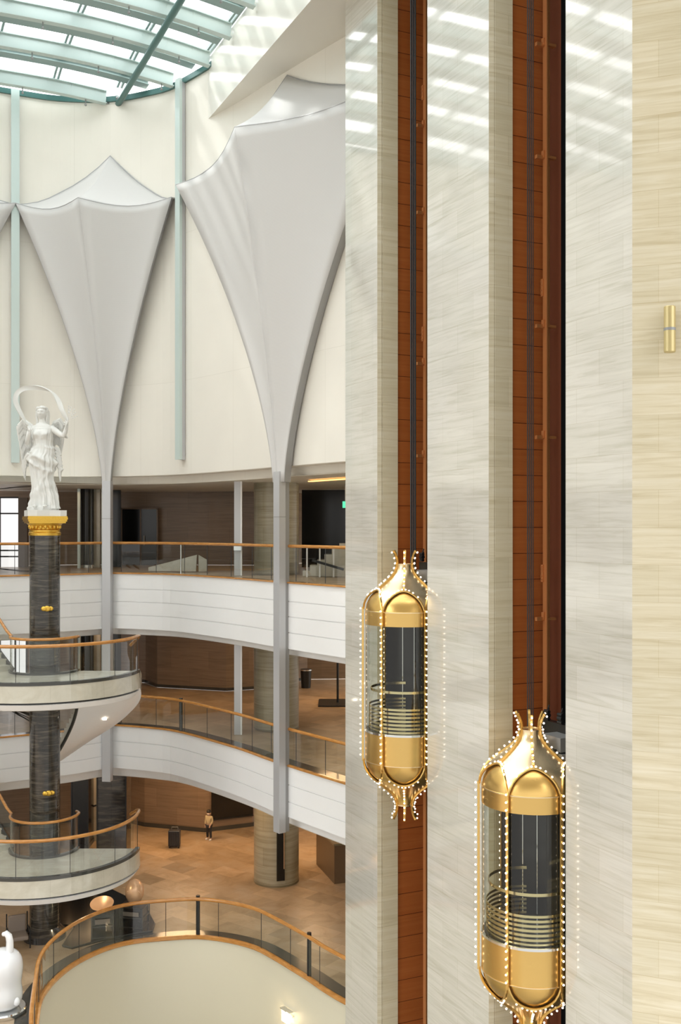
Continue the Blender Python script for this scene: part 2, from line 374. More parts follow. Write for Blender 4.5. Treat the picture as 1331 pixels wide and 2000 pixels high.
# ------------------------------------------------------------------ structure: lift wall (piers between the shafts)
AW = 12.323
def wp(Z, t=0): return Vector((AW-.4624*Z, Z, 0)) + U*t      # point on the lift wall plane, pushed t into it
Zc1, Zc0, Zb1, Zb0, Za1, Za0 = 16.64, 18.20, 20.41, 22.60, 24.77, 26.38
ZT, ZB = 21, -20
def wall_strip(name, pts, material, u0=0.0, z0=ZB, z1=ZT):
    s = u0; v = []; uv = []
    for i, p in enumerate(pts):
        if i: s += (pts[i]-pts[i-1]).length
        v += [p+UP*z0, p+UP*z1]; uv += [(s, z0), (s, z1)]
    f = [(2*i, 2*i+2, 2*i+3, 2*i+1) for i in range(len(pts)-1)]
    return struct(obj(name, v, f, material, uvs=uv))
def pier(Zfar, Znear, u0):
    # polished face, narrow chamfer with a groove, matt return into the shaft
    a = wp(Zfar); b = wp(Znear); ch = .075
    b0 = b; b1 = b + U*.10 - Vv*.035; g1 = b1+U*.015+Vv*.02; g2 = g1+U*.015-Vv*.02
    wall_strip('wall_right', [a+U*.55, a, b0], 'travertine', u0)
    wall_strip('trim_5', [b0, b1, g1, g2], 'travertine_warm', u0)
    wall_strip('wall_shaft', [g2, g2+U*.40], 'travertine_return_lit', u0+.3)
    return g2+U*.40
ea = pier(Za0, Za1, .3)
eb = pier(Zb0, Zb1, 0)
wall_strip('wall_right', [wp(Zc0)+U*.55, wp(Zc0), wp(Zc1)], 'travertine', .35)
thD = th+math.radians(45); Dd = Vector((math.sin(thD), -math.cos(thD), 0))
cD = wp(Zc1)
wall_strip('wall_right', [cD, cD+Dd*12], 'travertine_warm', .2)
wall_strip('wall_right', [wp(Za0), wp(Za0)+U*30], 'travertine_warm', .2)
# shafts lined in brown tile
def shaft(e, Znear, extra):
    d = 1.42-.53
    p0 = e + Vv*.06; p1 = p0 + U*d
    far = wp(Znear)+U*.55
    wall_strip('wall_shaft', [e, p0, p1], 'brown_tile')
    wall_strip('wall_shaft', [p1, p1-Vv*.42], 'dark_brown_steel')
    # door side of the shaft: black
    wall_strip('wall_shaft', [p1-Vv*.42, p1-Vv*.42+U*.25, p1-Vv*2.6+U*.25, far-Vv*.1+U*.25, far-Vv*.1, far], 'black_metal')
    return p1
s1 = shaft(ea, Zb0, 0); s2 = shaft(eb, Zc0, 0)
# bulkhead over the lift wall and its soffit
bk0 = Vector((-4.4, 34.2, 0)); bk1 = bk0 - Vv*26
cvb = [bk0+Vv*.6, bk1]
struct(sweep('wall_bulkhead', [bk0+Vv*.45, bk0-Vv*9, bk0-Vv*18, bk1], [(0, TOP+.35), (0, 13.2)], 'cream_gloss'))
q = [bk0+Vv*.45, bk1, bk1+U*3, bk0+Vv*.45+U*9]
struct(obj('ceiling', [p+UP*13.2 for p in q], [(0, 3, 2, 1)], 'cream_plaster'))

# roof slab and upper wall added unseen behind the viewer to block high sky
struct(obj('ceiling', [(-26, -9, 15.6), (16, -9, 15.6), (16, 7.5, 15.6), (-26, 7.5, 15.6), (-26, -9, 15.9), (16, -9, 15.9), (16, 7.5, 15.9), (-26, 7.5, 15.9)], [(0, 3, 2, 1), (4, 5, 6, 7), (0, 1, 5, 4), (2, 3, 7, 6)], 'cream_plaster'))
struct(obj('wall_sky_block', [(-26, -9, 4), (16, -9, 4), (16, -9, 15.7), (-26, -9, 15.7)], [(0, 3, 2, 1)], 'cream_plaster'))
# ------------------------------------------------------------------ structure: skylight
def HR(u, v):
    h = 15.5 - (.017 if u > 5.5 else .006)*(u-5.5)**2
    if v > 33: h -= .03*(v-33)**2
    return max(h, 14.75)
def uv2(u, v): return U*u+Vv*v
PW = [(p.x, p.y) for p in WC] + [(10, 14), (10, 0), (-24, 0)]
def inside(x, y):
    c = False; n = len(PW); j = n-1
    for i in range(n):
        xi, yi = PW[i]; xj, yj = PW[j]
        if (yi > y) != (yj > y) and x < (xj-xi)*(y-yi)/(yj-yi)+xi: c = not c
        j = i
    return c
sky = thing('window_1', 'steel and glass skylight vault over the atrium', 'skylight', (0, 0, 15), kind='structure'); del sky['category']
def runs(fixed, lo, hi, step, alongU):
    "pieces of a roof line that lie inside the atrium"
    out = []; cur = []; t = lo
    while t <= hi+1e-6:
        p = uv2(t, fixed) if alongU else uv2(fixed, t)
        if inside(p.x, p.y): cur.append(t)
        else:
            if len(cur) > 1: out.append(cur)
            cur = []
        t += step
    if len(cur) > 1: out.append(cur)
    return out
beams_v = [36.5-2.1*i for i in range(14)]
UMAX = 10.37
def member(v, w_, h_, drop, name, material, flange=False):
    for r in runs(v, -14.5, UMAX, .2, True):
        us = r[::4] + ([r[-1]] if (len(r)-1) % 4 else []); mb = MB()
        for a_, b_ in zip(us, us[1:]):
            A = uv2(a_, v)+UP*(HR(a_, v)-drop); B = uv2(b_, v)+UP*(HR(b_, v)-drop)
            mb.bar(A, B, w_, h_)
            if flange:
                mb.bar(A-UP*h_/2, B-UP*h_/2, w_*2.6, .035); mb.bar(A+UP*h_/2, B+UP*h_/2, w_*2.6, .035)
        mb.build(name, material, sky)
for v in beams_v:
    member(v, .09, .42, .12, 'roof_beam', 'roof_steel', True)
    member(v-1.05, .16, .20, -.12, 'purlin', 'roof_purlin', True)
for u in [10.3, 8.3, 6.2, 4.1, 2.0, -.1, -2.2, -4.3, -6.4, -8.5, -10.6, -12.7]:
    for r in runs(u, 8, 37.5, .2, False):
        vv = r[::5]+[r[-1]]; mb = MB()
        for a_, b_ in zip(vv, vv[1:]):
            A = uv2(u, a_)+UP*(HR(u, a_)+.2); B = uv2(u, b_)+UP*(HR(u, b_)+.2)
            if (B-A).length > .02:
                for s_ in (-.07, .07): mb.bar(A+U*s_, B+U*s_, .07, .12)
        mb.build('cross_bar', 'roof_purlin', sky)
# tie-rod hangers under the beams
mb = MB()
for v in beams_v:
    for u in [9.3, 7.2, 5.1, 3, .9, -1.2, -3.3, -5.4]:
        p = uv2(u, v)
        if inside(p.x, p.y):
            z = HR(u, v)-.35
            mb.tube([p+UP*z, p+UP*(z-.16)], .02, 6); mb.sphere(p+UP*(z-.18), .045, 8, 6)
            mb.tube([p+UP*z+U*.05, p+UP*(z+.42)+Vv*.06], .012, 5)
mb.build('sprinkler', 'grey_box', sky)
# panes: one object per bay
uu = [10.37, 8.3, 6.2, 4.1, 2.0, -.1, -2.2, -4.3, -6.4, -8.5, -10.6, -12.7, -14.5]
for i in range(len(uu)-1):
    v = []; f = []; uvs = []
    b0 = uu[i+1]; b1 = uu[i]; nn = 140; step = .21
    for k in range(nn):
        vv = 8+k*step
        for j in range(5):
            u_ = b0+(b1-b0)*j/4; p = uv2(u_, vv); v.append(p+UP*(HR(u_, vv)+.30)); uvs.append((vv, u_))
    for k in range(nn-1):
        for j in range(4):
            c = uv2(b0+(b1-b0)*(j+.5)/4, 8+(k+.5)*step)
            if inside(c.x, c.y): f.append((k*5+j, k*5+j+1, (k+1)*5+j+1, (k+1)*5+j))
    if f: obj('glass_pane', v, f, 'roof_glass', sky, uvs=uvs)
settle(sky)
mb = MB(); a_ = uv2(8.3, 36.55)+UP*14.72; b_ = uv2(8.3, 8)+UP*15.0
tb = thing('round_tie_beam', 'long dark green round steel tube slanting under the skylight', 'steel tube', a_)
mb.tube([a_, b_], .105, 16); mb.build('tube', 'roof_steel_dark', tb, smooth=True)
mb = MB(); mb.box(a_-UP*.02, (.28, .22, .30), (U, Vv, UP)); mb.box(a_-U*.22+UP*.05, (.3, .08, .1), (U, Vv, UP)); mb.tube([a_-Vv*.35-U*.1+UP*.1, a_-Vv*.35+U*.16+UP*.28], .06, 8); mb.build('bracket', 'grey_box', tb)
settle(tb)

# ------------------------------------------------------------------ wall posts (pale green vertical strips)
WN = normals(WC)
def nearest(x, y):
    return min(range(len(WC)), key=lambda i: (WC[i].x-x)**2+(WC[i].y-y)**2)
def wall_post(px, Z, bot, label, name='wall_post'):
    p0 = at(px, Z); i = nearest(p0.x, p0.y); n = WN[i]; T = Vector((-n.y, n.x, 0)); p = WC[i]+n*.15
    r = thing(name, label, 'wall post', p+UP*bot)
    mb = MB(); mb.box(p+UP*(bot+TOP+.1)/2+n*.06, (.27, .10, TOP+.1-bot), (T, n, UP)); mb.build('front_strip', 'pale_green_metal', r)
    mb = MB(); mb.box(p+UP*(bot+TOP)/2-n*.06, (.22, .14, TOP-bot), (T, n, UP)); mb.build('backing', 'pillar_metal', r)
    settle(r); return p
wall_post(30, 35.9, 2.2, 'pale green metal wall strip rising behind the winged statue')
wall_post(354.5, 34.9, 2.25, 'pale green metal wall strip between the two full fabric canopies')

# ------------------------------------------------------------------ canopy columns
def canopy(P, Lp, Rp, dM, hM, hK, label, lower=True, hL=11.0, pxM=None):
    i0 = nearest(P[0], P[1]); n = WN[i0]; T = Vector((-n.y, n.x, 0))
    if T.x < 0: T = -T
    iL = nearest(*Lp); iR = nearest(*Rp)
    Pw = WC[i0]; off = .32
    root = thing('canopy_column', label, 'canopy column', Pw+n*off+UP*-8.75)
    Lw = WC[iL]+WN[iL]*off; Rw = WC[iR]+WN[iR]*off
    Pc = Pw+n*off
    Mp = Pc + n*dM
    if pxM is not None: Mp = Mp + T*pxM
    h0 = 1.3; NS = 34
    EL, ER, EC = [], [], []
    for k in range(NS+1):
        s = k/NS; h = h0+(hL-h0)*s; wv = .05+.95*s**1.5
        EL.append(Pc+(Lw-Pc)*wv+UP*h); ER.append(Pc+(Rw-Pc)*wv+UP*h)
        EC.append(Pc+n*.06+(Mp-Pc)*s**1.35+UP*(h0+(hM-h0)*s))
    def sheet(A, B, name):
        v = []; f = []; nc = 8
        for k in range(NS+1):
            for j in range(nc+1):
                t = j/nc; p = A[k].lerp(B[k], t); s = k/NS
                # taut membrane: sags towards the wall and its head edge dips
                p = p - n*(.30*s*math.sin(PI*t)) - UP*(.20*s**6*math.sin(PI*t))
                v.append(p)
        for k in range(NS):
            for j in range(nc): f.append((k*(nc+1)+j, (k+1)*(nc+1)+j, (k+1)*(nc+1)+j+1, k*(nc+1)+j+1))
        o = obj(name, v, f, 'sail_fabric', root, smooth=True)
        md = o.modifiers.new('s', 'SOLIDIFY'); md.thickness = .03; md.offset = 0
        return [v[NS*(nc+1)+j] for j in range(nc+1)]
    eL = sheet(EL, EC, 'sail_panel'); eR = sheet(EC, ER, 'sail_panel')
    # side returns that carry the membrane on the wall
    for E, sgn in ((EL, -1), (ER, 1)):
        v = []; f = []
        for k, p in enumerate(E):
            q = p - n*.24 - T*(sgn*.04)
            v += [p, q]
        for k in range(NS): f.append((2*k, 2*k+1, 2*k+3, 2*k+2))
        o = obj('side_return', v, f, 'sail_edge', root); md = o.modifiers.new('s', 'SOLIDIFY'); md.thickness = .02; md.offset = 0
    # roof sheet leaning back to a peak on the wall
    F_ = eL + eR[1:]; m_ = len(F_); v = []; f = []; nb = 10
    for a in range(m_):
        al = a/(m_-1); idx = iL+(i0-iL)*2*al if al < .5 else i0+(iR-i0)*(2*al-1); i_ = int(idx); fr = idx-i_
        wpnt = WC[i_].lerp(WC[min(i_+1, len(WC)-1)], fr); wn_ = WN[i_]
        G = wpnt+wn_*.03+UP*(hL+.05+(hK-hL-.05)*(1-abs(2*al-1))**1.75)
        if a in (0, m_-1): G = F_[a]-wn_*.28+UP*.02
        for b in range(nb+1):
            t = b/nb; p = F_[a].lerp(G, t); p = p-UP*(.25*math.sin(PI*t)*(1-abs(2*al-1)))
            v.append(p)
    for a in range(m_-1):
        for b in range(nb): f.append((a*(nb+1)+b, a*(nb+1)+b+1, (a+1)*(nb+1)+b+1, (a+1)*(nb+1)+b))
    o = obj('roof_sheet', v, f, 'sail_fabric', root, smooth=True); md = o.modifiers.new('s', 'SOLIDIFY'); md.thickness = .02; md.offset = 0
    mb = MB(); mb.tube(F_, .02, 6); mb.build('edge_cable', 'sail_edge', root)
    mb = MB(); mb.tube([v[a*(nb+1)+nb] for a in range(m_)], .028, 6); mb.build('edge_cable', 'sail_edge', root)
    # pillar below
    zb = -8.75
    mb = MB(); c = Pc-n*.02
    mb.box(c+UP*(h0+.3+zb)/2, (.30, .22, h0+.3-zb), (T, n, UP)); mb.build('shaft', 'pillar_metal', root)
    mb = MB(); mb.box(c-n*.19+UP*(h0+.2+zb)/2, (.20, .16, h0+.2-zb), (T, n, UP)); mb.build('shaft_backing', 'sail_edge', root)
    mb = MB(); mb.box(c+UP*.30, (.31, .235, .02), (T, n, UP)); mb.build('joint_ring', 'sail_edge', root)
    settle(root); return root
canopy((-7.85, 36.5), (-11.05, 35.95), (-5.45, 35.25), 1.35, 10.95, 12.9, 'grey fabric canopy column left of the pale green wall strip, with its whole sail in view', pxM=-.45)
canopy((-1.6, 30.4), (-5.15, 34.95), (1.75, 26.3), 1.35, 11.2, 13.05, 'grey fabric canopy column whose sail runs behind the marble lift wall', hL=11.35, pxM=-.1)
canopy((-14.3, 34.4), (-17, 32.4), (-11.25, 35.85), 1.35, 11.0, 12.9, 'fabric canopy column at the far left edge, only a corner of its sail showing')

# ------------------------------------------------------------------ railings
def railing(name, curve, lv, label, posts=(), pane=1.15, lift=1.06, every=1, rr=.048, base='wood_rail', i0=0, i1=None, extra=None, rail_dz=None):
    cv = curve[i0:i1]; r = thing(name, label, 'railing', cv[len(cv)//2]+UP*lv)
    N = normals(cv)
    z = [0]*len(cv)
    mb = MB(); mb.tube([p-N[i]*.03+UP*(lv+lift) for i, p in enumerate(cv)], rr, 10); mb.build('handrail', 'wood_rail', r, smooth=True)
    bt = .05 if lv == L3 else .018
    sweep('base_trim', cv, [(.02, lv-bt), (.05, lv-bt*.4), (.05, lv+bt), (.0, lv+.02+bt), (-.06, lv+.02+bt), (-.06, lv)], base, r)
    s = 0; seg = [0]
    for i in range(1, len(cv)):
        s += (cv[i]-cv[i-1]).length
        if s >= pane or i == len(cv)-1: seg.append(i); s = 0
    for a, b in zip(seg, seg[1:]):
        sub = [p.copy() for p in cv[a:b+1]]; nn = N[a:b+1]
        if len(sub) < 2: continue
        d0 = (sub[1]-sub[0]).normalized(); d1 = (sub[-1]-sub[-2]).normalized(); sub[0] += d0*.012; sub[-1] -= d1*.012
        v = []; f = []
        for p, n_ in zip(sub, nn):
            for h in (lv+.06, lv+lift-.03):
                v += [p-n_*.03+UP*h]
        for k in range(len(sub)-1): f.append((2*k, 2*k+2, 2*k+3, 2*k+1))
        gp = obj('glass_panel', v, f, 'clear_glass', r)
        mb = MB(); p = cv[b]-N[b]*.03; mb.tube([p+UP*(lv+.06), p+UP*(lv+lift-.03)], .010, 5); mb.build('panel_joint', 'black_metal', gp)
    for (px, Z, m_, w_, up) in posts:
        p0 = at(px, Z); i = min(range(len(cv)), key=lambda k: (cv[k]-p0).length); p = cv[i]-N[i]*.07
        mb = MB(); mb.tube([p+UP*lv, p+UP*(lv+lift+up)], w_, 12); mb.build('post', m_, r, smooth=True)
    settle(r); return r
bi = min(range(len(BC)), key=lambda k: (BC[k].x+12)**2+(BC[k].y-33.7)**2)
railing('balcony_railing', BC, L1, 'glass railing with wooden handrail on the upper balcony, level with the statue capital', [(350, 35.2, 'chrome', .03, 0)], i0=bi)
railing('balcony_railing', BC, L2, 'glass railing with wooden handrail sloping across the middle balcony', [(349, 35.2, 'dark_granite', .06, .08)], i0=bi)
railing('balcony_railing', VC, L3, 'glass railing with wooden handrail curving around the cream void at the bottom', [(391, 30.97, 'black_metal', .06, .1), (599, 28.15, 'black_metal', .06, .1)], lift=1.12, rr=.055, pane=1.3)

# ------------------------------------------------------------------ statue column, statue
SC = Vector((-8.74, 31, 0))
mc = thing('monument_column', 'dark veined marble column carrying the white winged statue', 'column', SC+UP*L3)
v = []; uv = []; n = 40; zs = [L3+.35, -9, -5, -1, -.2]
for z in zs:
    for k in range(n+1): a = 2*PI*k/n; v.append(SC+Vector((.44*math.cos(a), .44*math.sin(a), z))); uv.append((a*.44, z))
f = [(i*(n+1)+k, i*(n+1)+k+1, (i+1)*(n+1)+k+1, (i+1)*(n+1)+k) for i in range(len(zs)-1) for k in range(n)]
obj('shaft', v, f, 'column_marble', mc, uvs=uv, smooth=True)
mb = MB(); mb.lathe([(0, L3), (.62, L3), (.62, L3+.2), (.5, L3+.3), (.45, L3+.36), (0, L3+.36)], 40, SC); mb.build('base', 'dark_marble', mc, smooth=True)
cap = MB(); cap.lathe([(0, -.24), (.46, -.24), (.47, -.16), (.44, -.13), (.44, -.08), (.40, -.05), (.40, 0), (.46, .05), (.50, .10), (.52, .12), (.0, .12)], 40, SC)
cap.box(SC+UP*.145, (1.04, 1.04, .05), (U, Vv, UP)); cap.box(SC+UP*.20, (1.10, 1.10, .06), (U, Vv, UP)); cap.box(SC+UP*.26, (1.14, 1.14, .06), (U, Vv, UP)); cap.box(SC+UP*.305, (1.12, 1.12, .04), (U, Vv, UP))
for k in range(20):
    a = 2*PI*k/20; cap.sphere(SC+Vector((.43*math.cos(a), .43*math.sin(a), .02)), (.05, .05, .07), 8, 6)
cap.build('capital', 'gold_leaf', mc, smooth=True)
for (px, py) in ((91.5, 1189), (94, 1550)):
    z = hh(py, 30.57); md = MB(); p = Vector((at(px, 30.57).x, 0, z)); dx = p.x-SC.x; p.y = SC.y-math.sqrt(.44**2-dx*dx)-.005
    for (ox, sx, sz) in ((0, .10, .085), (-.085, .085, .07), (.085, .085, .07)): md.sphere(Vector((p.x+ox, SC.y-math.sqrt(.44**2-(dx+ox)**2)-.01, p.z)), (sx, .03, sz), 14, 8)
    md.build('medallion', 'gold_leaf', mc, smooth=True)
    if py < 1200: pass
settle(mc)
st = thing('angel_statue', 'white winged woman statue holding a looping ribbon overhead on the gold capital', 'statue', SC+UP*.325)
S0 = SC+Vector((-.05, 0, 0))
pl = MB(); pl.prism([tuple((SC+U*x*1.04+Vv*y)[:2]) for x, y in ((-.54, -.50), (-.30, -.53), (.05, -.50), (.35, -.54), (.53, -.48), (.55, -.2), (.51, .1), (.54, .5), (.1, .53), (-.5, .5), (-.53, .1))], .325, .50)
pl.prism([(S0.x+.44*math.cos(a*PI/7)*(1.0+.08*math.sin(a*2)), S0.y+.40*math.sin(a*PI/7)) for a in range(14)], .49, .60)
pl.build('plinth', 'statue_white', st)
def gauss(x, m_, s_): return math.exp(-((x-m_)/s_)**2)
rings = [(.55, .04, .44, .36), (.65, .06, .40, .33), (.90, .06, .37, .30), (1.15, .02, .33, .28), (1.4, -.02, .31, .27), (1.65, -.03, .32, .28), (1.85, -.04, .34, .30), (2.05, -.06, .36, .30), (2.2, 0, .33, .26), (2.32, .01, .30, .24), (2.42, .0, .275, .22), (2.55, -.01, .285, .225), (2.68, -.02, .31, .245), (2.80, -.02, .325, .23), (2.90, -.02, .34, .20), (2.98, -.02, .31, .17), (3.04, -.02, .19, .14), (3.09, -.02, .11, .11), (3.16, -.02, .09, .10), (3.24, -.02, .085, .095)]
def ring_at(h):
    for a_, b_ in zip(rings, rings[1:]):
        if a_[0] <= h <= b_[0]:
            t = (h-a_[0])/(b_[0]-a_[0]); t = t*t*(3-2*t); return [a_[i]+(b_[i]-a_[i])*t for i in range(1, 4)]
    return rings[-1][1:]
v = []; f = []; NA = 140; NH = 150
for i in range(NH+1):
    h = .55+(3.24-.55)*i/NH; cx, rx, ry = ring_at(h)
    sk_ = max(0, min(1, (2.25-h)/.25)); bust = max(0, min(1, (2.95-h)/.2))*(1-sk_)
    for k in range(NA):
        a = 2*PI*k/NA
        tw = 1.6*math.sin(h*1.7)+.5*h
        fold = sk_*(.075*math.sin(9*a+tw*1.3)+.05*math.sin(17*a-h*2.2+1)+.03*math.sin(31*a+h*3))*(1.25-.3*h)
        fold += bust*(.03*math.sin(12*a+3*h)+.02*math.sin(23*a-5*h))
        # swirling overskirt at the hips
        fold += .24*gauss(h, 2.06+.18*math.cos(a-PI), .12)*(1+.35*math.sin(5*a+h*14))
        fold += .16*gauss(h, 1.86+.22*math.cos(a-2.6), .07)*(1+.5*math.sin(9*a-h*8))
        fold += .10*gauss(h, 1.45+.5*math.cos(a-.4), .09)+.10*gauss(h, .95+.35*math.cos(a+.5), .10)
        fold -= sk_*.13*gauss(a, 1.5*PI+.35*(1.6-h), .16)
        fold += .09*gauss(h, 2.36+.05*math.sin(3*a), .05)+.05*gauss(h, 2.60+.03*math.sin(4*a), .035)
        bx = 0
        if bust > 0 and h > 2.6: # breasts
            for sx in (-1, 1): bx += .07*gauss(a, 1.5*PI+sx*.45, .33)*gauss(h, 2.74, .09)
        r_ = 1+fold+bx*3
        v.append(S0+Vector((cx+rx*r_*math.cos(a), ry*r_*math.sin(a)-bx*.5, h)))
for i in range(NH):
    for k in range(NA): f.append((i*NA+k, i*NA+(k+1) % NA, (i+1)*NA+(k+1) % NA, (i+1)*NA+k))
bd = MB(); bd.add(v, f)
HS = 1.22; hc = S0+Vector((-.03, -.04, 3.37))
# head with brow, nose, mouth, chin
hv = []; hf = []; n1, n2 = 40, 30
for i in range(n2+1):
    t = PI*i/n2
    for k in range(n1):
        a = 2*PI*k/n1; x = math.sin(t)*math.cos(a); y = math.sin(t)*math.sin(a); z = -math.cos(t)
        w_ = 1-.28*max(0, -z)**1.5; p = Vector((x*.118*w_, y*.138*w_, z*.168))
        if y < 0:
            fx = p.x; fz = p.z
            p.y -= .040*gauss(fx, 0, .018)*gauss(fz, -.018, .038) + .012*gauss(fx, 0, .03)*gauss(fz, -.085, .02)+.012*gauss(fx, 0, .035)*gauss(fz, -.135, .025)
            p.y += .026*(gauss(fx, .045, .024)+gauss(fx, -.045, .024))*gauss(fz, .02, .018) + .010*gauss(fx, 0, .04)*gauss(fz, -.068, .008)
            p.y -= .01*gauss(fx, 0, .09)*gauss(fz, .05, .015)
        hv.append(hc+p*HS)
for i in range(n2):
    for k in range(n1): hf.append((i*n1+k, i*n1+(k+1) % n1, (i+1)*n1+(k+1) % n1, (i+1)*n1+k))
bd.add(hv, hf)
for sx in (-1, 1): bd.sphere(hc+Vector((sx*.145, .02, -.01)), (.018, .025, .04), 8, 6)
# arms
def limb(pts, rad): bd.tube(pts, rad, 14)
def hand(c, d, side):
    d = d.normalized(); x = d.cross(Vector((0, -1, 0))).normalized(); y = x.cross(d)
    bd.sphere(c+d*.05, (.05, .035, .06), 12, 8)
    for q, (o_, l_) in enumerate(((-.035, .085), (-.012, .105), (.012, .10), (.034, .08))):
        b_ = c+d*.09+x*o_; bd.tube([b_, b_+d*l_*.45-y*.008, b_+d*l_*.75-y*.04, b_+d*l_*.85-y*.075], [.013, .012, .011, .008], 7)
    b_ = c+d*.03+x*(.045*side); bd.tube([b_, b_+x*.035*side+d*.03-y*.02, b_+x*.04*side+d*.06-y*.05], [.015, .013, .009], 7)
limb([S0+Vector((.24, 0, 2.93)), S0+Vector((.36, -.02, 2.85)), S0+Vector((.55, -.08, 2.72)), S0+Vector((.63, -.12, 2.70)), S0+Vector((.69, -.14, 2.80)), S0+Vector((.74, -.15, 2.98)), S0+Vector((.75, -.15, 3.03))], [.10, .095, .085, .075, .066, .048, .042]); hand(S0+Vector((.75, -.15, 3.03)), Vector((-.1, 0, 1)), -1)
limb([S0+Vector((-.28, 0, 2.93)), S0+Vector((-.38, -.02, 2.80)), S0+Vector((-.43, -.05, 2.60)), S0+Vector((-.42, -.12, 2.50)), S0+Vector((-.36, -.25, 2.60)), S0+Vector((-.30, -.32, 2.76)), S0+Vector((-.29, -.33, 2.80))], [.10, .095, .08, .075, .062, .046, .042]); hand(S0+Vector((-.29, -.33, 2.80)), Vector((-.2, -.1, 1)), 1)
# foot tips under the hem
for sx, yy in ((-.12, -.42), (.16, -.36)): bd.sphere(S0+Vector((sx, yy, .62)), (.06, .13, .045), 12, 8)
bd.build('body', 'statue_white', st, smooth=True)
hr = MB()
for k in range(40):
    a = PI*k/39; hr.sphere(hc+Vector((.150*math.cos(a), -.03+.13*math.sin(a)+.05, .05+.05*math.sin(k*2.3)+.05*math.sin(a))), (.042, .05, .05), 8, 6)
for k in range(26):
    a = 2*PI*k/26; hr.sphere(hc+Vector((.125*math.cos(a), .02+.125*math.sin(a), .145+.01*math.sin(k*3))), (.04, .04, .035), 8, 6)
hr.sphere(hc+Vector((0, .05, .10)), (.14, .14, .125), 20, 12); hr.sphere(hc+Vector((0, .13, .02)), (.12, .10, .14), 14, 10)
for sx in (-1, 1):
    for k in range(5):
        hr.tube([hc+Vector((sx*(.13+.01*k), .02+.02*k, .06)), hc+Vector((sx*(.155+.008*k), .02+.02*k, -.08)), hc+Vector((sx*(.125+.012*k), .03+.02*k, -.22)), hc+Vector((sx*(.14+.012*k), .03+.02*k, -.36-.02*k))], [.035, .032, .026, .012], 8)
hr.build('hair', 'statue_white', st, smooth=True)
def feather(mb, base, tip, w_, nrm, th_=.012):
    base = Vector(base); tip = Vector(tip); d = tip-base; L = d.length; d.normalize(); s_ = d.cross(nrm).normalized(); pts = []
    n_ = 7; v_ = []; 
    for i in range(n_+1):
        t = i/n_; ww = w_*math.sin(PI*min(.96, .18+.8*t))**.7; c_ = base+d*L*t
        v_ += [c_-s_*ww, c_+nrm*th_*1.5, c_+s_*ww, c_-nrm*th_]
    f_ = []
    for i in range(n_):
        for q in range(4): f_.append((i*4+q, i*4+(q+1) % 4, (i+1)*4+(q+1) % 4, (i+1)*4+q))
    f_ += [(3, 2, 1, 0), (n_*4, n_*4+1, n_*4+2, n_*4+3)]
    mb.add(v_, f_)
def wing(top, root_, tipz, side, sc, name='wing'):
    wg = MB(); nrm = Vector((0, -1, 0))
    bone = [S0+Vector(p) for p in root_]; 
    wg.tube(bone, [.07*sc, .08*sc, .075*sc, .05*sc], 10)
    for row, (ln, wd, dy, n_) in enumerate(((1.0, .05, .04, 11), (.62, .045, .0, 12), (.42, .045, -.04, 13), (.28, .045, -.07, 15), (.16, .04, -.10, 16), (.09, .035, -.12, 16))):
        for i in range(n_):
            t = i/(n_-1); sgm = t*(len(bone)-1); j = min(int(sgm), len(bone)-2); b_ = bone[j].lerp(bone[j+1], sgm-j)+Vector((0, dy, -.01))
            lt = ln*sc*tipz*(.45+.55*t**.7); dirn = Vector((side*(-.05-.22*(t-.7)), .02, -1)).normalized()
            feather(wg, b_, b_+dirn*lt, wd*sc, nrm)
    wg.build(name, 'statue_white', st, smooth=True)
wing(0, [(-.22, .22, 2.72), (-.45, .26, 3.02), (-.66, .26, 3.18), (-.80, .24, 3.02)], 1.55, -1, 1.05)
wing(0, [(.16, .25, 2.80), (.28, .28, 3.12), (.42, .28, 3.20), (.54, .26, 3.02)], .95, 1, .95)
# ribbon: a flat band looping overhead, tips tucked behind the shoulder and into the hand
rb = [(-.34, .05, 2.86), (-.52, 0, 3.12), (-.70, -.02, 3.45), (-.80, -.04, 3.72), (-.76, -.02, 3.95), (-.58, 0, 4.09), (-.30, .02, 4.13), (.0, .0, 4.10), (.28, -.04, 3.98), (.46, -.08, 3.75), (.58, -.12, 3.48), (.68, -.14, 3.28), (.76, -.16, 3.12), (.72, -.18, 2.98), (.68, -.1, 2.80), (.70, 0, 2.62)]
P = [Vector(p) for p in rb]; cv = []
PP = [P[0]*2-P[1]]+P+[P[-1]*2-P[-2]]
for i in range(1, len(PP)-2):
    a_, b_, c_, d_ = PP[i-1:i+3]
    for k in range(8):
        t = k/8; cv.append(.5*((2*b_)+(c_-a_)*t+(2*a_-5*b_+4*c_-d_)*t*t+(3*b_-a_-3*c_+d_)*t**3))
v = []; f = []
for i, p in enumerate(cv):
    d = (cv[min(i+1, len(cv)-1)]-cv[max(i-1, 0)]).normalized(); a = .9+2.2*math.sin(i*.045); x = d.cross(Vector((0, -1, 0))).normalized(); y = x.cross(d)
    wdir = (x*math.cos(a)+y*math.sin(a))*.07; nn = wdir.cross(d).normalized()*.014
    v += [S0+p-wdir-nn, S0+p+nn*.5+wdir*.2, S0+p+wdir-nn, S0+p+wdir+nn, S0+p+nn*2.2+wdir*.2, S0+p-wdir+nn]
for i in range(len(cv)-1):
    for q in range(6): f.append((i*6+q, i*6+(q+1) % 6, (i+1)*6+(q+1) % 6, (i+1)*6+q))
fixn(obj('ribbon', v, f, 'statue_white', st, smooth=True))
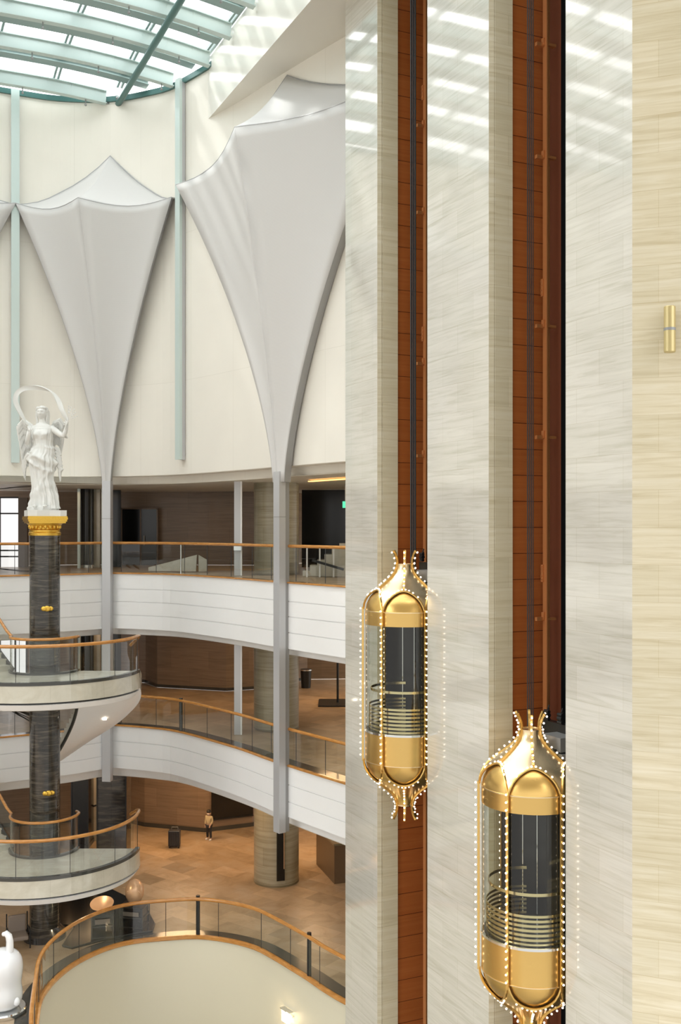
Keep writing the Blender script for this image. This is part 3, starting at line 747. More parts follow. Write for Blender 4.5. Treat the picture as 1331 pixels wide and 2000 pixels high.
# small sprig held out in the raised hand
sp_ = MB(); hb = S0+Vector((.76, -.18, 3.14))
for k in range(5):
    a = .3+.28*k; tp = hb+Vector((math.cos(a)*.30, -.02, math.sin(a)*.42)); sp_.tube([hb, (hb+tp)/2+Vector((.02, 0, .01)), tp], .005, 5)
    for q in (.6, .8, 1.0): sp_.sphere(hb.lerp(tp, q)+Vector((.012*(-1)**k, 0, .0)), (.018, .008, .022), 6, 5)
sp_.build('sprig', 'statue_white', st)
cl = MB(); 
# loose drapery fluttering at her left hip and behind
for k in range(6):
    b_ = S0+Vector((.30+.02*k, .10, 2.35-.10*k)); pts = [b_, b_+Vector((.10, .05, -.05-.02*k)), b_+Vector((.16-.02*k, .03, -.20)), b_+Vector((.08, .0, -.34-.03*k))]
    cl = MB(); cl.tube(pts, [.05, .075, .06, .02], 8); cl.build('drapery_fold', 'statue_white', st, smooth=True)
for k in range(5):
    b_ = S0+Vector((-.30-.03*k, -.10+.05*k, 2.12-.05*k)); pts = [b_, b_+Vector((-.10, -.02, .03)), b_+Vector((-.20, .02, -.08)), b_+Vector((-.17, .04, -.26-.05*k))]
    cl = MB(); cl.tube(pts, [.05, .07, .055, .02], 8); cl.build('drapery_fold', 'statue_white', st, smooth=True)
settle(st)

# ------------------------------------------------------------------ spiral staircase
ss = thing('spiral_staircase', 'white spiral staircase with glass sides winding around the dark marble column', 'staircase', SC+UP*L3)
RO, RI = 2.8, .95; LA, LB = (L1+L2)/2, (L2+L3)/2
def ringprof(name, a0, a1, prof, m_, z, n=60, sm=False):
    mb = MB(); mb.lathe([(r, z+h) for r, h in prof], n, SC, a0, a1); return mb.build(name, m_, ss, smooth=sm)
for z in (LA, LB):
    a0, a1 = PI, 2*PI
    ringprof('landing', a0, a1, [(RI, -.5), (RI, 0), (RO-.12, 0)], 'landing_stone', z)
    ringprof('kerb', a0, a1, [(RO-.12, 0), (RO-.12, .05), (RO+.01, .05), (RO+.01, -.04), (RO, -.04)], 'dark_granite', z)
    ringprof('fascia', a0, a1, [(RO, -.04), (RO+.02, -.50)], 'landing_stone', z)
    ringprof('shadow_gap', a0, a1, [(RO+.02, -.50), (RO-.06, -.50), (RO-.06, -.55)], 'black_metal', z)
    ringprof('soffit_lip', a0, a1, [(RO-.06, -.55), (RO-.0, -.56), (RO-.12, -.72), (RO-.5, -.80), (RI, -.5)], 'white_panel', z, sm=True)
    # end faces at the straight back edge
    for sx in (-1, 1):
        mb = MB(); mb.add([SC+Vector((sx*RI, 0, z)), SC+Vector((sx*RO, 0, z)), SC+Vector((sx*RO, 0, z-.5)), SC+Vector((sx*(RO-.5), 0, z-.8)), SC+Vector((sx*RI, 0, z-.5))], [(0, 1, 2, 3, 4)]); mb.build('end_face', 'landing_stone', ss)
    # inner ring kerb round the column
    ringprof('kerb', a0, a1, [(RI-.03, -.5), (RI-.03, .06), (RI+.08, .06), (RI+.08, 0)], 'dark_granite', z)
    # outer glass, panels
    for r_, na in ((RO-.06, 6), (RI+.03, 3)):
        for k in range(na):
            b0 = a0+(a1-a0)*k/na+.004; b1 = a0+(a1-a0)*(k+1)/na-.004
            mb = MB(); mb.lathe([(r_, z+.05), (r_, z+.98)], 12, SC, b0, b1); gp = mb.build('glass_panel', 'clear_glass', ss, smooth=True)
            p = SC+Vector((r_*math.cos(b1), r_*math.sin(b1), 0)); mb = MB(); mb.tube([p+UP*(z+.05), p+UP*(z+.98)], .009, 5); mb.build('panel_joint', 'black_metal', gp)
    # outer handrail: rises a little at its right end and turns back
    pts = []
    for k in range(61):
        a = a0+(a1-a0)*k/60; pts.append(SC+Vector(((RO-.06)*math.cos(a), (RO-.06)*math.sin(a), z+1.02)))
    for k in range(1, 8):
        a = a1+.09*k; pts.append(SC+Vector(((RO-.06)*math.cos(a), (RO-.06)*math.sin(a), z+1.02-.03*k*k*.3)))
    mb = MB(); mb.tube(pts, .05, 10); mb.build('handrail', 'wood_rail', ss, smooth=True)
    pts = [SC+Vector((-RI-1.75, 1.75, z+2.75)), SC+Vector((-RI-1.2, 1.1, z+2.15)), SC+Vector((-RI-.55, .45, z+1.50)), SC+Vector((-RI-.2, .1, z+1.16))]
    for k in range(31):
        a = a0+(a1-a0)*k/30; pts.append(SC+Vector(((RI+.03)*math.cos(a), (RI+.03)*math.sin(a), z+1.02)))
    for k in range(1, 5):
        a = a1+.16*k; pts.append(SC+Vector(((RI+.03)*math.cos(a), (RI+.03)*math.sin(a), z+1.02-.02*k)))
    mb = MB(); mb.tube(pts, .042, 10); mb.build('handrail', 'wood_rail', ss, smooth=True)
    # flight up to the next level, leaving to the left and back
    e0 = SC+Vector((-RI, 0, 0)); dirf = Vector((-.70, .714, 0)); side = Vector((-.714, -.70, 0))
    N_ = 16; rise = (L1-LA)/N_ if z == LA else (L2-LB)/N_
    for k in range(N_):
        c = e0+dirf*(.15+.30*k)+side*.90+UP*(z+rise*(k+.5)-.06)
        mb = MB(); mb.box(c+dirf*.0, (.34, 1.7, rise+.12), (dirf, side, UP)); mb.build('step', 'landing_stone', ss)
    mb = MB(); A = e0+side*.03+UP*(z-.1); B = A+dirf*4.9+UP*(rise*N_)
    mb.bar(A, B, .08, .42); mb.build('stringer', 'dark_granite', ss)
    mb = MB(); A = e0+UP*(z+.1); B = A+dirf*2.45+UP*(rise*N_/2)
    mb.add([A, B, B+UP*1.0, A+UP*.95], [(0, 1, 2, 3)]); mb.build('glass_panel', 'clear_glass', ss)
    mb = MB(); A = e0+side*.9+UP*(z-.32); B = A+dirf*4.9+UP*(rise*N_); mb.bar(A, B, 1.7, .12); mb.build('flight_slab', 'white_panel', ss)
# flight winding down behind the column from the upper landing
a_end = math.radians(98); NF = 17; v = []; f = []; v2 = []; f2 = []
for k in range(61):
    t = k/60; a = a_end*t; z = LA-(LA-L2)*t
    for r_, dz in ((RI, -.45), (RI+.45, -.58), (RO-.55, -.66), (RO-.15, -.60), (RO, -.48)):
        v.append(SC+Vector((r_*math.cos(a), r_*math.sin(a), z+dz)))
    for r_, dz in ((RO, -.48), (RO+.02, .02), (RO-.1, .05), (RO-.1, -.2)): v2.append(SC+Vector((r_*math.cos(a), r_*math.sin(a), z+dz)))
for k in range(60):
    for j in range(4): f.append((k*5+j, k*5+j+1, (k+1)*5+j+1, (k+1)*5+j))
    for j in range(3): f2.append((k*4+j, k*4+j+1, (k+1)*4+j+1, (k+1)*4+j))
obj('flight_underside', v, f, 'white_panel', ss, smooth=True); obj('flight_fascia', v2, f2, 'landing_stone', ss, smooth=True)
for k in range(NF):
    a = a_end*(k+.5)/NF; z = LA-(LA-L2)*(k+1)/NF; da = a_end/NF/2*1.05; mb = MB()
    pl_ = [(SC.x+r_*math.cos(x), SC.y+r_*math.sin(x)) for r_, x in ((RI, a-da), (RO-.1, a-da), (RO-.1, a+da), (RI, a+da))]
    mb.prism(pl_, z-.3, z+.0); mb.build('step', 'landing_stone', ss)
v = []; f = []
for k in range(41):
    t = k/40; a = a_end*t; z = LA-(LA-L2)*t
    v += [SC+Vector(((RO-.06)*math.cos(a), (RO-.06)*math.sin(a), z+.05)), SC+Vector(((RO-.06)*math.cos(a), (RO-.06)*math.sin(a), z+.95))]
for k in range(40): f.append((2*k, 2*k+2, 2*k+3, 2*k+1))
obj('glass_panel', v, f, 'clear_glass', ss, smooth=True)
# dark curved kerb on the inner edge of that flight
mb = MB(); mb.tube([SC+Vector(((RI)*math.cos(a_end*k/30), (RI)*math.sin(a_end*k/30), LA-(LA-L2)*k/30-.42)) for k in range(31)], .05, 8); mb.build('kerb', 'dark_granite', ss, smooth=True)
for (t, r_) in ((.12, 2.0), (.38, 1.9)):
    a = a_end*t; z = LA-(LA-L2)*t-.66; p = SC+Vector((r_*math.cos(a), r_*math.sin(a), z)); mb = MB(); mb.lathe([(0, 0), (.06, 0), (.06, .03)], 14, p); mb.build('downlight', 'downlight_lit', ss)
settle(ss)

# ------------------------------------------------------------------ lifts
def interp(tab, h):
    if h >= tab[0][0]: return tab[0][1]
    for (h0, r0), (h1, r1) in zip(tab, tab[1:]):
        if h1 <= h <= h0:
            t = (h0-h)/(h0-h1); return r0+(r1-r0)*t
    return tab[-1][1]
HT = -5.43
bell = [(0, .185), (-.08, .19), (-.16, .22), (-.24, .27), (-.32, .345), (-.40, .44), (-.48, .545), (-.55, .64), (-.62, .73), (-.70, .805), (-.78, .86), (-.87, .90), (-1.0, .92), (-1.2, .925)]
def smooth_tab(tab, n=40):
    # resample with cosine-free averaging
    hs = [tab[0][0]+(tab[-1][0]-tab[0][0])*i/n for i in range(n+1)]; rs = [interp(tab, h) for h in hs]
    for _ in range(2): rs = [rs[0]]+[(rs[i-1]+2*rs[i]+rs[i+1])/4 for i in range(1, n)]+[rs[-1]]
    return list(zip(hs, rs))
bell = smooth_tab(bell)
ribs_a = [math.atan2(-U.y, -U.x)+PI/6+k*PI/3 for k in range(6)]
def pol(r, a, z): return Vector((r*math.cos(a), r*math.sin(a), z))
def lift_cabin():
    r = thing('elevator_cabin', None, 'elevator')
    HA0, HA1 = -.56, -1.0                 # top and springing of the arches
    def harch(fr): return HA1-.02+(HA0-HA1)*math.sqrt(max(0, 1-min(1, abs(fr)/.95)**2.0))
    def mir(h, low): return h if not low else HT-h
    for low in (False, True):
        gm = 'gold_satin' if low else 'gold_pale'
        # outer bell with six arched openings
        v = []; f = []; NA = 144; NR = 22
        for k in range(NA+1):
            a = ribs_a[0]+2*PI*k/NA; fr = ((k/NA*6) % 1.0)*2-1      # -1..1 across a bay
            hb_ = harch(fr)
            for j in range(NR+1):
                h = hb_*j/NR; v.append(pol(interp(bell, h), a, mir(h, low)))
        for k in range(NA):
            for j in range(NR): f.append((k*(NR+1)+j, k*(NR+1)+j+1, (k+1)*(NR+1)+j+1, (k+1)*(NR+1)+j))
        fixn(obj('bell_cover', v, f, gm, r, smooth=True))
        # inner dome behind the arches
        dm = [(.05, -.36), (.30, -.42), (.50, -.50), (.67, -.61), (.79, -.75), (.86, -.90), (.885, -1.03)]
        mb = MB(); mb.lathe([(a_, mir(b_, low)) for a_, b_ in dm], 60); mb.build('dome', 'gold_satin', r, smooth=True)
        if not low: pr = [(.887, -1.03), (.895, -1.04), (.895, -1.35), (.86, -1.35)]
        else: pr = [(.887, HT+1.03), (.895, HT+1.04), (.895, -3.74), (.86, -3.74)]
        mb = MB(); mb.lathe(pr, 60); mb.build('band' if not low else 'skirt', 'gold_satin', r, smooth=True)
        mb = MB(); mb.lathe([(.88, pr[1][1]+.005), (.905, pr[1][1]+.005), (.905, pr[1][1]-.012), (.88, pr[1][1]-.012)], 60); mb.build('seam_ring', 'gold_pale', r)
        # arch trims
        for b in range(6):
            pts = []
            for k in range(25):
                fr = -1+2*k/24; a = ribs_a[b]+PI/3*(k/24); hb_ = harch(fr)
                pts.append(pol(interp(bell, hb_)+.012, a, mir(hb_, low)))
            mb = MB(); mb.tube(pts, .024, 6); mb.build('arch_trim', 'gold_satin', r, smooth=True)
        # neck plate
        mb = MB(); mb.lathe([(.0, mir(-.015, low)), (.19, mir(-.015, low)), (.195, mir(.0, low)), (.195, mir(-.03, low))], 36); mb.build('neck_plate', 'gold_pale', r)
    # curved arms on the bay centres, straight ribs on the bay joints
    up = [(.30, .285), (.27, .275), (.22, .245), (.14, .212), (.07, .198), (0, .195)]
    arm = up + [(h, r_+.02) for h, r_ in bell if h > HA0-.0]
    bulbs = []
    def strut(a, prof, name):
        mb = MB(); pts = [pol(r_, a, h) for h, r_ in prof]; T_ = Vector((-math.sin(a), math.cos(a), 0)); v = []; f = []
        for i, p in enumerate(pts):
            d = (pts[min(i+1, len(pts)-1)]-pts[max(i-1, 0)]).normalized(); nn = T_.cross(d)
            v += [p+T_*.022+nn*.022, p-T_*.022+nn*.022, p-T_*.022-nn*.022, p+T_*.022-nn*.022]
        for i in range(len(pts)-1):
            for q in range(4): f.append((i*4+q, i*4+(q+1) % 4, (i+1)*4+(q+1) % 4, (i+1)*4+q))
        f += [(0, 1, 2, 3), tuple(len(v)-4+q for q in range(4))]
        fixn(obj(name, v, f, 'gold_satin', r))
        acc = .03
        for i in range(len(pts)-1):
            A, B = pts[i], pts[i+1]; L = (B-A).length; d = (B-A).normalized(); nn = T_.cross(d)
            if nn.dot(pol(1, a, 0)) < 0: nn = -nn
            while acc <= L:
                bulbs.append((A+d*acc+nn*.055, a, nn)); acc += .138
            acc -= L
    for a in ribs_a:
        strut(a+PI/6, arm, 'arm'); strut(a+PI/6, [(HT-h, r_) for h, r_ in arm], 'arm')
        strut(a, [(HA1+.02-(2*HA1+.04-HT)*k/12, .945) for k in range(13)], 'rib')
    # bulbs along the arches
    for b in range(6):
        for low in (False, True):
            for k in range(1, 9):
                fr = -.93+1.86*k/9; a = ribs_a[b]+PI/6+PI/6*fr; hb_ = harch(fr)+.035
                bulbs.append((pol(interp(bell, hb_)+.04, a, mir(hb_, low)), a, pol(1, a, 0)))
    # order: those that face the camera first
    cd = math.radians(-97)
    bulbs.sort(key=lambda q: -math.cos(q[1]-cd)-.35*math.cos(q[1]-cd-(-.6)))
    one = MB(); one.sphere((0, 0, 0), .0195, 8, 6); o1 = one.build('bulb', 'bulb_warm', r, smooth=True); o1.location = bulbs[0][0]
    for p, a, nn in bulbs[1:100]:
        c = o1.copy(); C.objects.link(c); c.location = p
    mb = MB()
    for p, a, nn in bulbs[100:]: mb.sphere(p, .0195, 8, 6)
    o = mb.build('bulb', 'bulb_warm', r, smooth=True); o['kind'] = 'stuff'; o['label'] = 'more small round bulbs dotted along the gold ribs'
    mb = MB()
    for p, a, nn in bulbs: mb.tube([p-nn*.015, p-nn*.05], .008, 4)
    o = mb.build('bulb_holder', 'gold_satin', r); o['kind'] = 'stuff'; o['label'] = 'tiny gold stems under the bulbs'
    # glass cylinder per bay
    for k in range(6):
        mb = MB(); mb.lathe([(.888, -1.35), (.888, -3.74)], 12, (0, 0, 0), ribs_a[k]+.01, ribs_a[k]+PI/3-.01); mb.build('glass_panel', 'cabin_glass', r, smooth=True)
    mb = MB(); mb.lathe([(.87, -3.70), (.91, -3.70), (.91, -3.745), (.87, -3.745)], 60); mb.build('sill_ring', 'chrome', r)
    # interior: floor, ceiling, dark rear wall on the door side, brass rails
    mb = MB(); mb.lathe([(0, -3.72), (.83, -3.72)], 48); mb.build('cabin_floor', 'dark_granite', r)
    mb = MB(); mb.lathe([(0, -1.34), (.84, -1.34)], 48); mb.build('cabin_ceiling', 'cabin_dark', r)
    ui = math.atan2(U.y, U.x)
    mb = MB(); mb.lathe([(.84, -1.34), (.84, -3.72)], 40, (0, 0, 0), ui-1.15, ui+1.62); mb.build('rear_wall', 'cabin_dark', r, smooth=True)
    mb = MB(); mb.box(pol(.66, ui, -2.5), (.04, .8, 2.3), (Vector((math.cos(ui), math.sin(ui), 0)), Vector((-math.sin(ui), math.cos(ui), 0)), UP)); mb.build('car_door', 'cabin_mirror', r)
    mb = MB(); mb.box(pol(.76, ui+.45, -2.45), (.04, .10, .5), (Vector((math.cos(ui+.45), math.sin(ui+.45), 0)), Vector((-math.sin(ui+.45), math.cos(ui+.45), 0)), UP)); mb.build('control_panel', 'brass_polished', r)
    for q in range(7):
        aq = ui-.85+.33*q; mb = MB(); mb.tube([pol(.825, aq, -1.36), pol(.825, aq, -3.7)], .014, 6); mb.build('wall_mullion', 'chrome', r)
    def rail(h, hh_, rr):
        mb = MB(); a0 = ui+1.05; a1 = ui-1.05+2*PI
        mb.lathe([(rr, h-hh_/2), (rr+.012, h-hh_/2), (rr+.012, h+hh_/2), (rr, h+hh_/2), (rr, h-hh_/2)], 48, (0, 0, 0), a0, a1); return mb
    rail(-2.80, .055, .76).build('handrail', 'brass_polished', r, smooth=True)
    for k in range(7): rail(-3.17-.083*k, .045, .80).build('guard_rail', 'brass_polished', r, smooth=True)
    # frame and running gear towards the shaft
    ax = (Vector((math.cos(ui), math.sin(ui), 0)), Vector((-math.sin(ui), math.cos(ui), 0)), UP)
    mb = MB(); c = pol(.80, ui, 0)
    for s_ in (-.55, .55): mb.box(c+ax[1]*s_+UP*-2.6, (.12, .10, 5.2), ax)
    mb.box(c+UP*-.10, (.14, 1.3, .22), ax); mb.box(c+UP*-4.9, (.14, 1.3, .22), ax)
    mb.box(pol(.45, ui, -.42), (.7, .5, .10), ax)
    mb.build('sling_frame', 'black_metal', r)
    mb = MB(); mb.box(pol(.62, ui-.15, -.28), (.42, .55, .26), ax); mb.box(pol(.66, ui-.1, -.52), (.50, .70, .16), ax); mb.build('machine_box', 'grey_box', r)
    for s_ in (-.42, .0, .42):
        mb = MB()
        for k in range(3):
            p = c+ax[1]*s_+ax[0]*(-.12)+UP*(.06+.07*k); mb.tube([p-ax[1]*.06, p+ax[1]*.07], .035+.01*(k % 2), 10); mb.tube([p, p+UP*.12+ax[0]*.05], .014, 6)
        mb.build('roller_guide', 'black_metal', r, smooth=True)
    return r
Z2c, Z1c = (Zc0+Zb1)/2, (Zb0+Za1)/2
lift = lift_cabin()
def place(o, Z, t, z, label):
    p = wp(Z, t); o.location = (p.x, p.y, z); o['label'] = label; o['group'] = 'gold panoramic elevators'
c2 = copy_tree(lift)
place(lift, 23.67, .0, -.82, 'golden panoramic elevator with bulbs, the farther and higher of the two')
place(c2, 19.3, .0, -3.70, 'golden panoramic elevator with bulbs, the nearer and lower of the two')
# axis offset so both sit where the shafts are
for o, px, Z in ((lift, 791, 23.67), (c2, 1036.5, 19.3)):
    x = (px-CX)/F*Z; o.location.x = x; o.location.y = Z
del lift['group'], c2['group']

# guide rails, brackets, hoist cables
def guide(Z, t, tb, ybr, yfp, label, rw=.13):
    p = wp(Z, t); r = thing('guide_rail', label, 'guide rail', p+UP*-18)
    mb = MB(); mb.box(p+UP*1, (.035, rw, 36), (U, Vv, UP)); mb.box(p+UP*1+U*.05, (.09, .03, 36), (U, Vv, UP)); mb.build('rail', 'copper_steel', r)
    for y in ybr:
        z = hh(y, Z); mb = MB(); mb.box(p+UP*z-U*.09+Vv*.05, (.20, .07, .07), (U, Vv, UP)); mb.box(p+UP*(z+.06)-U*.02+Vv*.03, (.06, .08, .14), (U, Vv, UP)); mb.box(p+UP*z+U*.10, (.24, .10, .05), (U, Vv, UP))
        mb.build('bracket', 'copper_steel', r)
    for y in yfp:
        z = hh(y, Z); mb = MB(); mb.box(p+UP*z+Vv*.06-U*.02, (.05, .07, .34), (U, Vv, UP))
        for k in range(4): mb.box(p+UP*(z-.13+.085*k)+Vv*.06-U*.05, (.025, .03, .03), (U, Vv, UP))
        mb.build('fishplate', 'copper_steel', r)
    settle(r)
guide(20.15, 1.13, 0, (65, 290, 628, 850, 1213), (550, 1122), 'copper-coloured steel guide rail in the nearer shaft')
guide(24.3, 1.0, 0, (232, 405, 705, 888), (165, 645), 'copper-coloured steel guide rail in the farther shaft, mostly hidden by marble')
def cables(px, Z, zend, n_, sep, rad, which):
    for k in range(n_):
        p = at(px+k*sep, Z); o = thing('hoist_cable', 'dark steel hoist cable in the %s shaft' % which, 'cable', p+UP*zend, group='hoist cables in the %s shaft' % which)
        mb = MB(); mb.tube([p+UP*zend, p+UP*20], rad, 8)
        C.objects.unlink(o); bpy.data.objects.remove(o)
        o = mb.build('hoist_cable', 'cable_steel', None, loc=p+UP*zend, smooth=True)
        tag(o, 'dark steel hoist cable hanging above the elevator in the %s shaft' % which, 'cable', 'hoist cables in the %s shaft' % which)
cables(1031, 20.3, -3.9, 4, 3.6, .010, 'nearer')
cables(803.5, 24.4, -1.0, 3, 4.0, .020, 'farther')

# ------------------------------------------------------------------ wall light on the right wall
pS = cD+Dd*.575; nD = Vector((-Dd.y*-1, 0, 0)); nD = Vector((Dd.y, -Dd.x, 0)); 
if nD.y > 0: nD = -nD
Zs = pS.y; z0 = hh(688, Zs-.15); z1 = hh(598, Zs-.15)
sc = thing('wall_sconce', 'brass cylinder wall light on the beige stone wall at the right', 'wall light', pS+UP*z0)
c = pS+nD*.15
mat('sconce_brass', (.62, .52, .27), .34, metal=.75)
mb = MB(); mb.lathe([(.0, z0+.012), (.078, z0), (.088, z0+.01), (.088, (z0+z1)/2-.03), (.088, z1-.01), (.08, z1), (.0, z1-.01)], 36, c); mb.build('body', 'sconce_brass', sc, smooth=True)
mb = MB(); mb.lathe([(.0895, (z0+z1)/2-.022), (.091, (z0+z1)/2-.022), (.091, (z0+z1)/2+.022), (.0895, (z0+z1)/2+.022)], 36, c); mb.build('waist_band', 'grey_box', sc, smooth=True)
mb = MB(); mb.box(pS+nD*.04+UP*(z0+z1)/2, (.08, .10, .12), (Dd, nD, UP)); mb.build('mount', 'grey_box', sc)
settle(sc)
BS(M['brass_polished']).inputs['Roughness'].default_value = .22

# crystal wall light on the void wall
p0 = at(563, 28.9); i = min(range(len(VC)), key=lambda k: (VC[k]-p0).length); VN = normals(VC); p = VC[i]; n_ = VN[i]; T = Vector((-n_.y, n_.x, 0)); z = hh(1980, p.y)
cs = thing('crystal_sconce', 'glowing crystal wall light on the cream wall of the void', 'wall light', p+UP*(z-.3))
mb = MB(); mb.box(p+n_*.03+UP*z, (.42, .05, .05), (T, n_, UP)); mb.box(p+n_*.10+UP*(z+.13), (.44, .16, .02), (T, n_, UP)); mb.build('frame', 'chrome', cs)
mb = MB()
for a in range(5):
    for b in range(3): mb.box(p+n_*.12+T*(-.16+.08*a)+UP*(z+.05-.11*b), (.05, .05, .08), (T, n_, UP))
mb.build('crystal', 'crystal_lit', cs); settle(cs)
lamp(tuple(p+n_*.35+UP*z), 6, .1, (1, .75, .45), 'POINT')

# ------------------------------------------------------------------ round stone column, level by level, and slim posts
RCx = Vector((-2.2, 36.0, 0))
for z0, z1, lab in ((L3, -8.68, 'round beige stone column standing on the brown lobby floor'), (L2, -3.73, 'round beige stone column behind the middle balcony railing'), (L1, 1.52, 'round beige stone column behind the upper balcony railing')):
    r = thing('round_column', lab, 'column', RCx+UP*z0); v = []; uv = []; n = 40
    for z in (z0, z1):
        for k in range(n+1): a = 2*PI*k/n; v.append(RCx+Vector((.77*math.cos(a), .77*math.sin(a), z))); uv.append((a*.77, z))
    f = [(k, k+1, n+1+k+1, n+1+k) for k in range(n)]
    obj('drum', v, f, 'round_column_stone', r, uvs=uv, smooth=True)
    mb = MB(); mb.lathe([(.78, z0), (.78, z0+.06), (.77, z0+.06)], 40, RCx); mb.build('foot_ring', 'dark_granite' if False else 'round_column_stone', r)
    if z0 == L3:
        a = math.radians(-76); c = RCx+pol(.77, a, 0); X_ = Vector((-math.sin(a), math.cos(a), 0)); Y_ = Vector((math.cos(a), math.sin(a), 0)); zb = hh(1720, 35.25)
        mb = MB(); mb.box(c+UP*(zb+z1)/2+Y_*.01, (.27, .06, z1-zb), (X_, Y_, UP)); o = mb.build('recess_panel', 'screen_black', r)
        mb = MB(); mb.box(c+UP*(zb+.4+z1)/2+Y_*.045+X_*.11, (.02, .02, z1-zb-.4), (X_, Y_, UP)); mb.build('copper_strip', 'copper_shell', r)
    settle(r)
for z0, z1, lab in ((L2, -3.73, 'slim grey metal post on the middle balcony left of the round column'), (L1, 1.52, 'slim grey metal post on the upper balcony left of the round column')):
    p = at(465, 34.9); r = thing('slim_post', lab, 'post', p+UP*z0)
    mb = MB(); mb.box(p+UP*(z0+z1)/2, (.22, .30, z1-z0)); mb.build('shaft', 'pillar_metal', r)
    mb = MB(); mb.box(p+Vector((.125, -.1, 0))+UP*(z0+z1)/2, (.05, .12, z1-z0)); mb.build('edge_strip', 'white_panel', r)
    if z0 == L1:
        mb = MB(); mb.box(p+Vector((.02, -.22, 0))+UP*(z0+.95), (.26, .10, .22)); mb.build('hose_box', 'chrome', r)
    settle(r)

# dark stone pillars in the lobby and dark glass shafts above them
def pillar(px0, px1, Z, z0, z1, m_, label, name='stone_pillar', cat='pillar', d=.9):
    a_ = at(px0, Z); b_ = at(px1, Z); r = thing(name, label, cat, Vector(((a_.x+b_.x)/2, Z+d/2, z0)))
    mb = MB(); w_ = b_.x-a_.x; c = Vector(((a_.x+b_.x)/2, Z+d/2, (z0+z1)/2)); mb.box(c, (w_, d, z1-z0)); mb.build('shaft', m_, r)
    mb = MB(); mb.box(Vector((c.x, c.y, z0+.08)), (w_+.04, d+.04, .16)); mb.build('plinth', 'black_metal', r)
    for sx in (-1, 1):
        mb = MB(); mb.box(Vector((c.x+sx*(w_/2+.0), c.y-d/2-.0, (z0+z1)/2)), (.05, .05, z1-z0)); mb.build('edge_strip', 'black_metal', r)
    settle(r)
pillar(190, 246, 37.6, L3, -8.69, 'dark_marble', 'wide black veined marble pillar in the lobby under the left canopy column')
pillar(140, 172, 39.5, L3, -8.69, 'screen_black', 'narrow black pillar in the lobby beside the marble column')
def lite(px0, px1, Z, z0, z1, m_, label, name, cat):
    a_ = at(px0, Z); b_ = at(px1, Z); mb = MB(); c = Vector(((a_.x+b_.x)/2, Z, (z0+z1)/2)); mb.box(c, (b_.x-a_.x, .12, z1-z0)); o = mb.build(name, m_, None, loc=Vector((c.x, c.y, z0))); return tag(o, label, cat)
def panel_with_bars(px0, px1, Z, z0, z1, m_, label):
    r = thing('wall_panel', label, 'wall panel', at((px0+px1)/2, Z)+UP*z0)
    a_ = at(px0, Z); b_ = at(px1, Z); mb = MB(); mb.box(Vector(((a_.x+b_.x)/2, Z, (z0+z1)/2)), (b_.x-a_.x, .1, z1-z0)); mb.build('board', m_, r)
    for q in (.28, .62): 
        mb = MB(); mb.bar(Vector((a_.x, Z-.06, z1+(z0-z1)*q)), Vector((b_.x, Z-.06, z1+(z0-z1)*q+.1)), .03, .06); mb.build('bar', 'black_metal', r)
    settle(r)
panel_with_bars(174, 189, 40.5, L3, -8.69, 'landing_stone', 'pale strip panel crossed by black bars between the two black pillars')
for z0, z1, which in ((L1, 1.51, 'upper'), (L2, -3.74, 'middle')):
    p = at(170, 41.5); r = thing('dark_glass_column', 'dark glossy column on the %s balcony left of the canopy column' % which, 'column', p+UP*z0)
    mb = MB(); mb.tube([p+UP*z0, p+UP*z1], .27, 24); mb.build('shaft', 'cabin_dark', r, smooth=True); mb = MB(); mb.tube([p+UP*(z0+.0), p+UP*(z0+.12)], .29, 24); mb.build('foot_ring', 'chrome', r); settle(r)
    lite(184, 196, 41.8, z0, z1, 'landing_stone', 'narrow pale panel beside the dark column on the %s balcony' % which, 'wall_panel', 'wall panel')
    lite(199, 204, 41.0, z0, z1, 'pale_green_metal', 'thin pale green post right of the pale panel on the %s balcony' % which, 'thin_post', 'post')
    lite(152, 157, 41.0, z0, z1, 'pale_green_metal', 'thin pale green post left of the dark column on the %s balcony' % which, 'thin_post', 'post')
    lite(205, 236, 42.6, z0, z1, 'screen_black', 'black panel behind the canopy column on the %s balcony' % which, 'wall_panel', 'wall panel')
# doors, window, screen on the back walls
def on_wall_panel(px0, px1, y0, y1, Z, m_, name, kind, inset=.1):
    pass
Zd = 44.7
d1 = thing('door_1', None, None, at(273, Zd)+UP*L1, kind='structure')
a_ = at(238, Zd); b_ = at(308, Zd); mb = MB(); mb.box(Vector(((a_.x+b_.x)/2, Zd, (L1+.8)/2)), (b_.x-a_.x, .08, .8-L1)); mb.build('leaf', 'screen_black', d1)
mb = MB()
for x in (a_.x, (a_.x+b_.x)/2+.05, b_.x): mb.box(Vector((x, Zd-.05, (L1+.8)/2)), (.06, .06, .8-L1))
mb.box(Vector(((a_.x+b_.x)/2, Zd-.05, .8)), (b_.x-a_.x+.06, .06, .06)); mb.build('door_frame', 'lobby_wall_stone', d1)
mb = MB(); mb.tube([Vector((b_.x-.55, Zd-.12, -.35)), Vector((b_.x-.55, Zd-.12, -.75))], .025, 8); mb.build('handle', 'chrome', d1); settle(d1)
w1 = thing('window_2', None, None, at(10, 42.3)+UP*L1, kind='structure')
a_ = at(-70, 42.3); b_ = at(37, 42.3); mb = MB(); mb.box(Vector(((a_.x+b_.x)/2, 42.3, (L1+1.2)/2)), (b_.x-a_.x, .04, 1.2-L1)); mb.build('pane', 'window_daylight', w1)
mb = MB()
for z in (1.2, hh(1003, 42.3), hh(1075, 42.3), hh(1087, 42.3)): mb.box(Vector(((a_.x+b_.x)/2, 42.25, z)), (b_.x-a_.x, .06, .06))
mb.box(Vector((at(1, 42.3).x, 42.25, -.2)), (.05, .06, 2.8)); mb.build('window_frame', 'black_metal', w1)
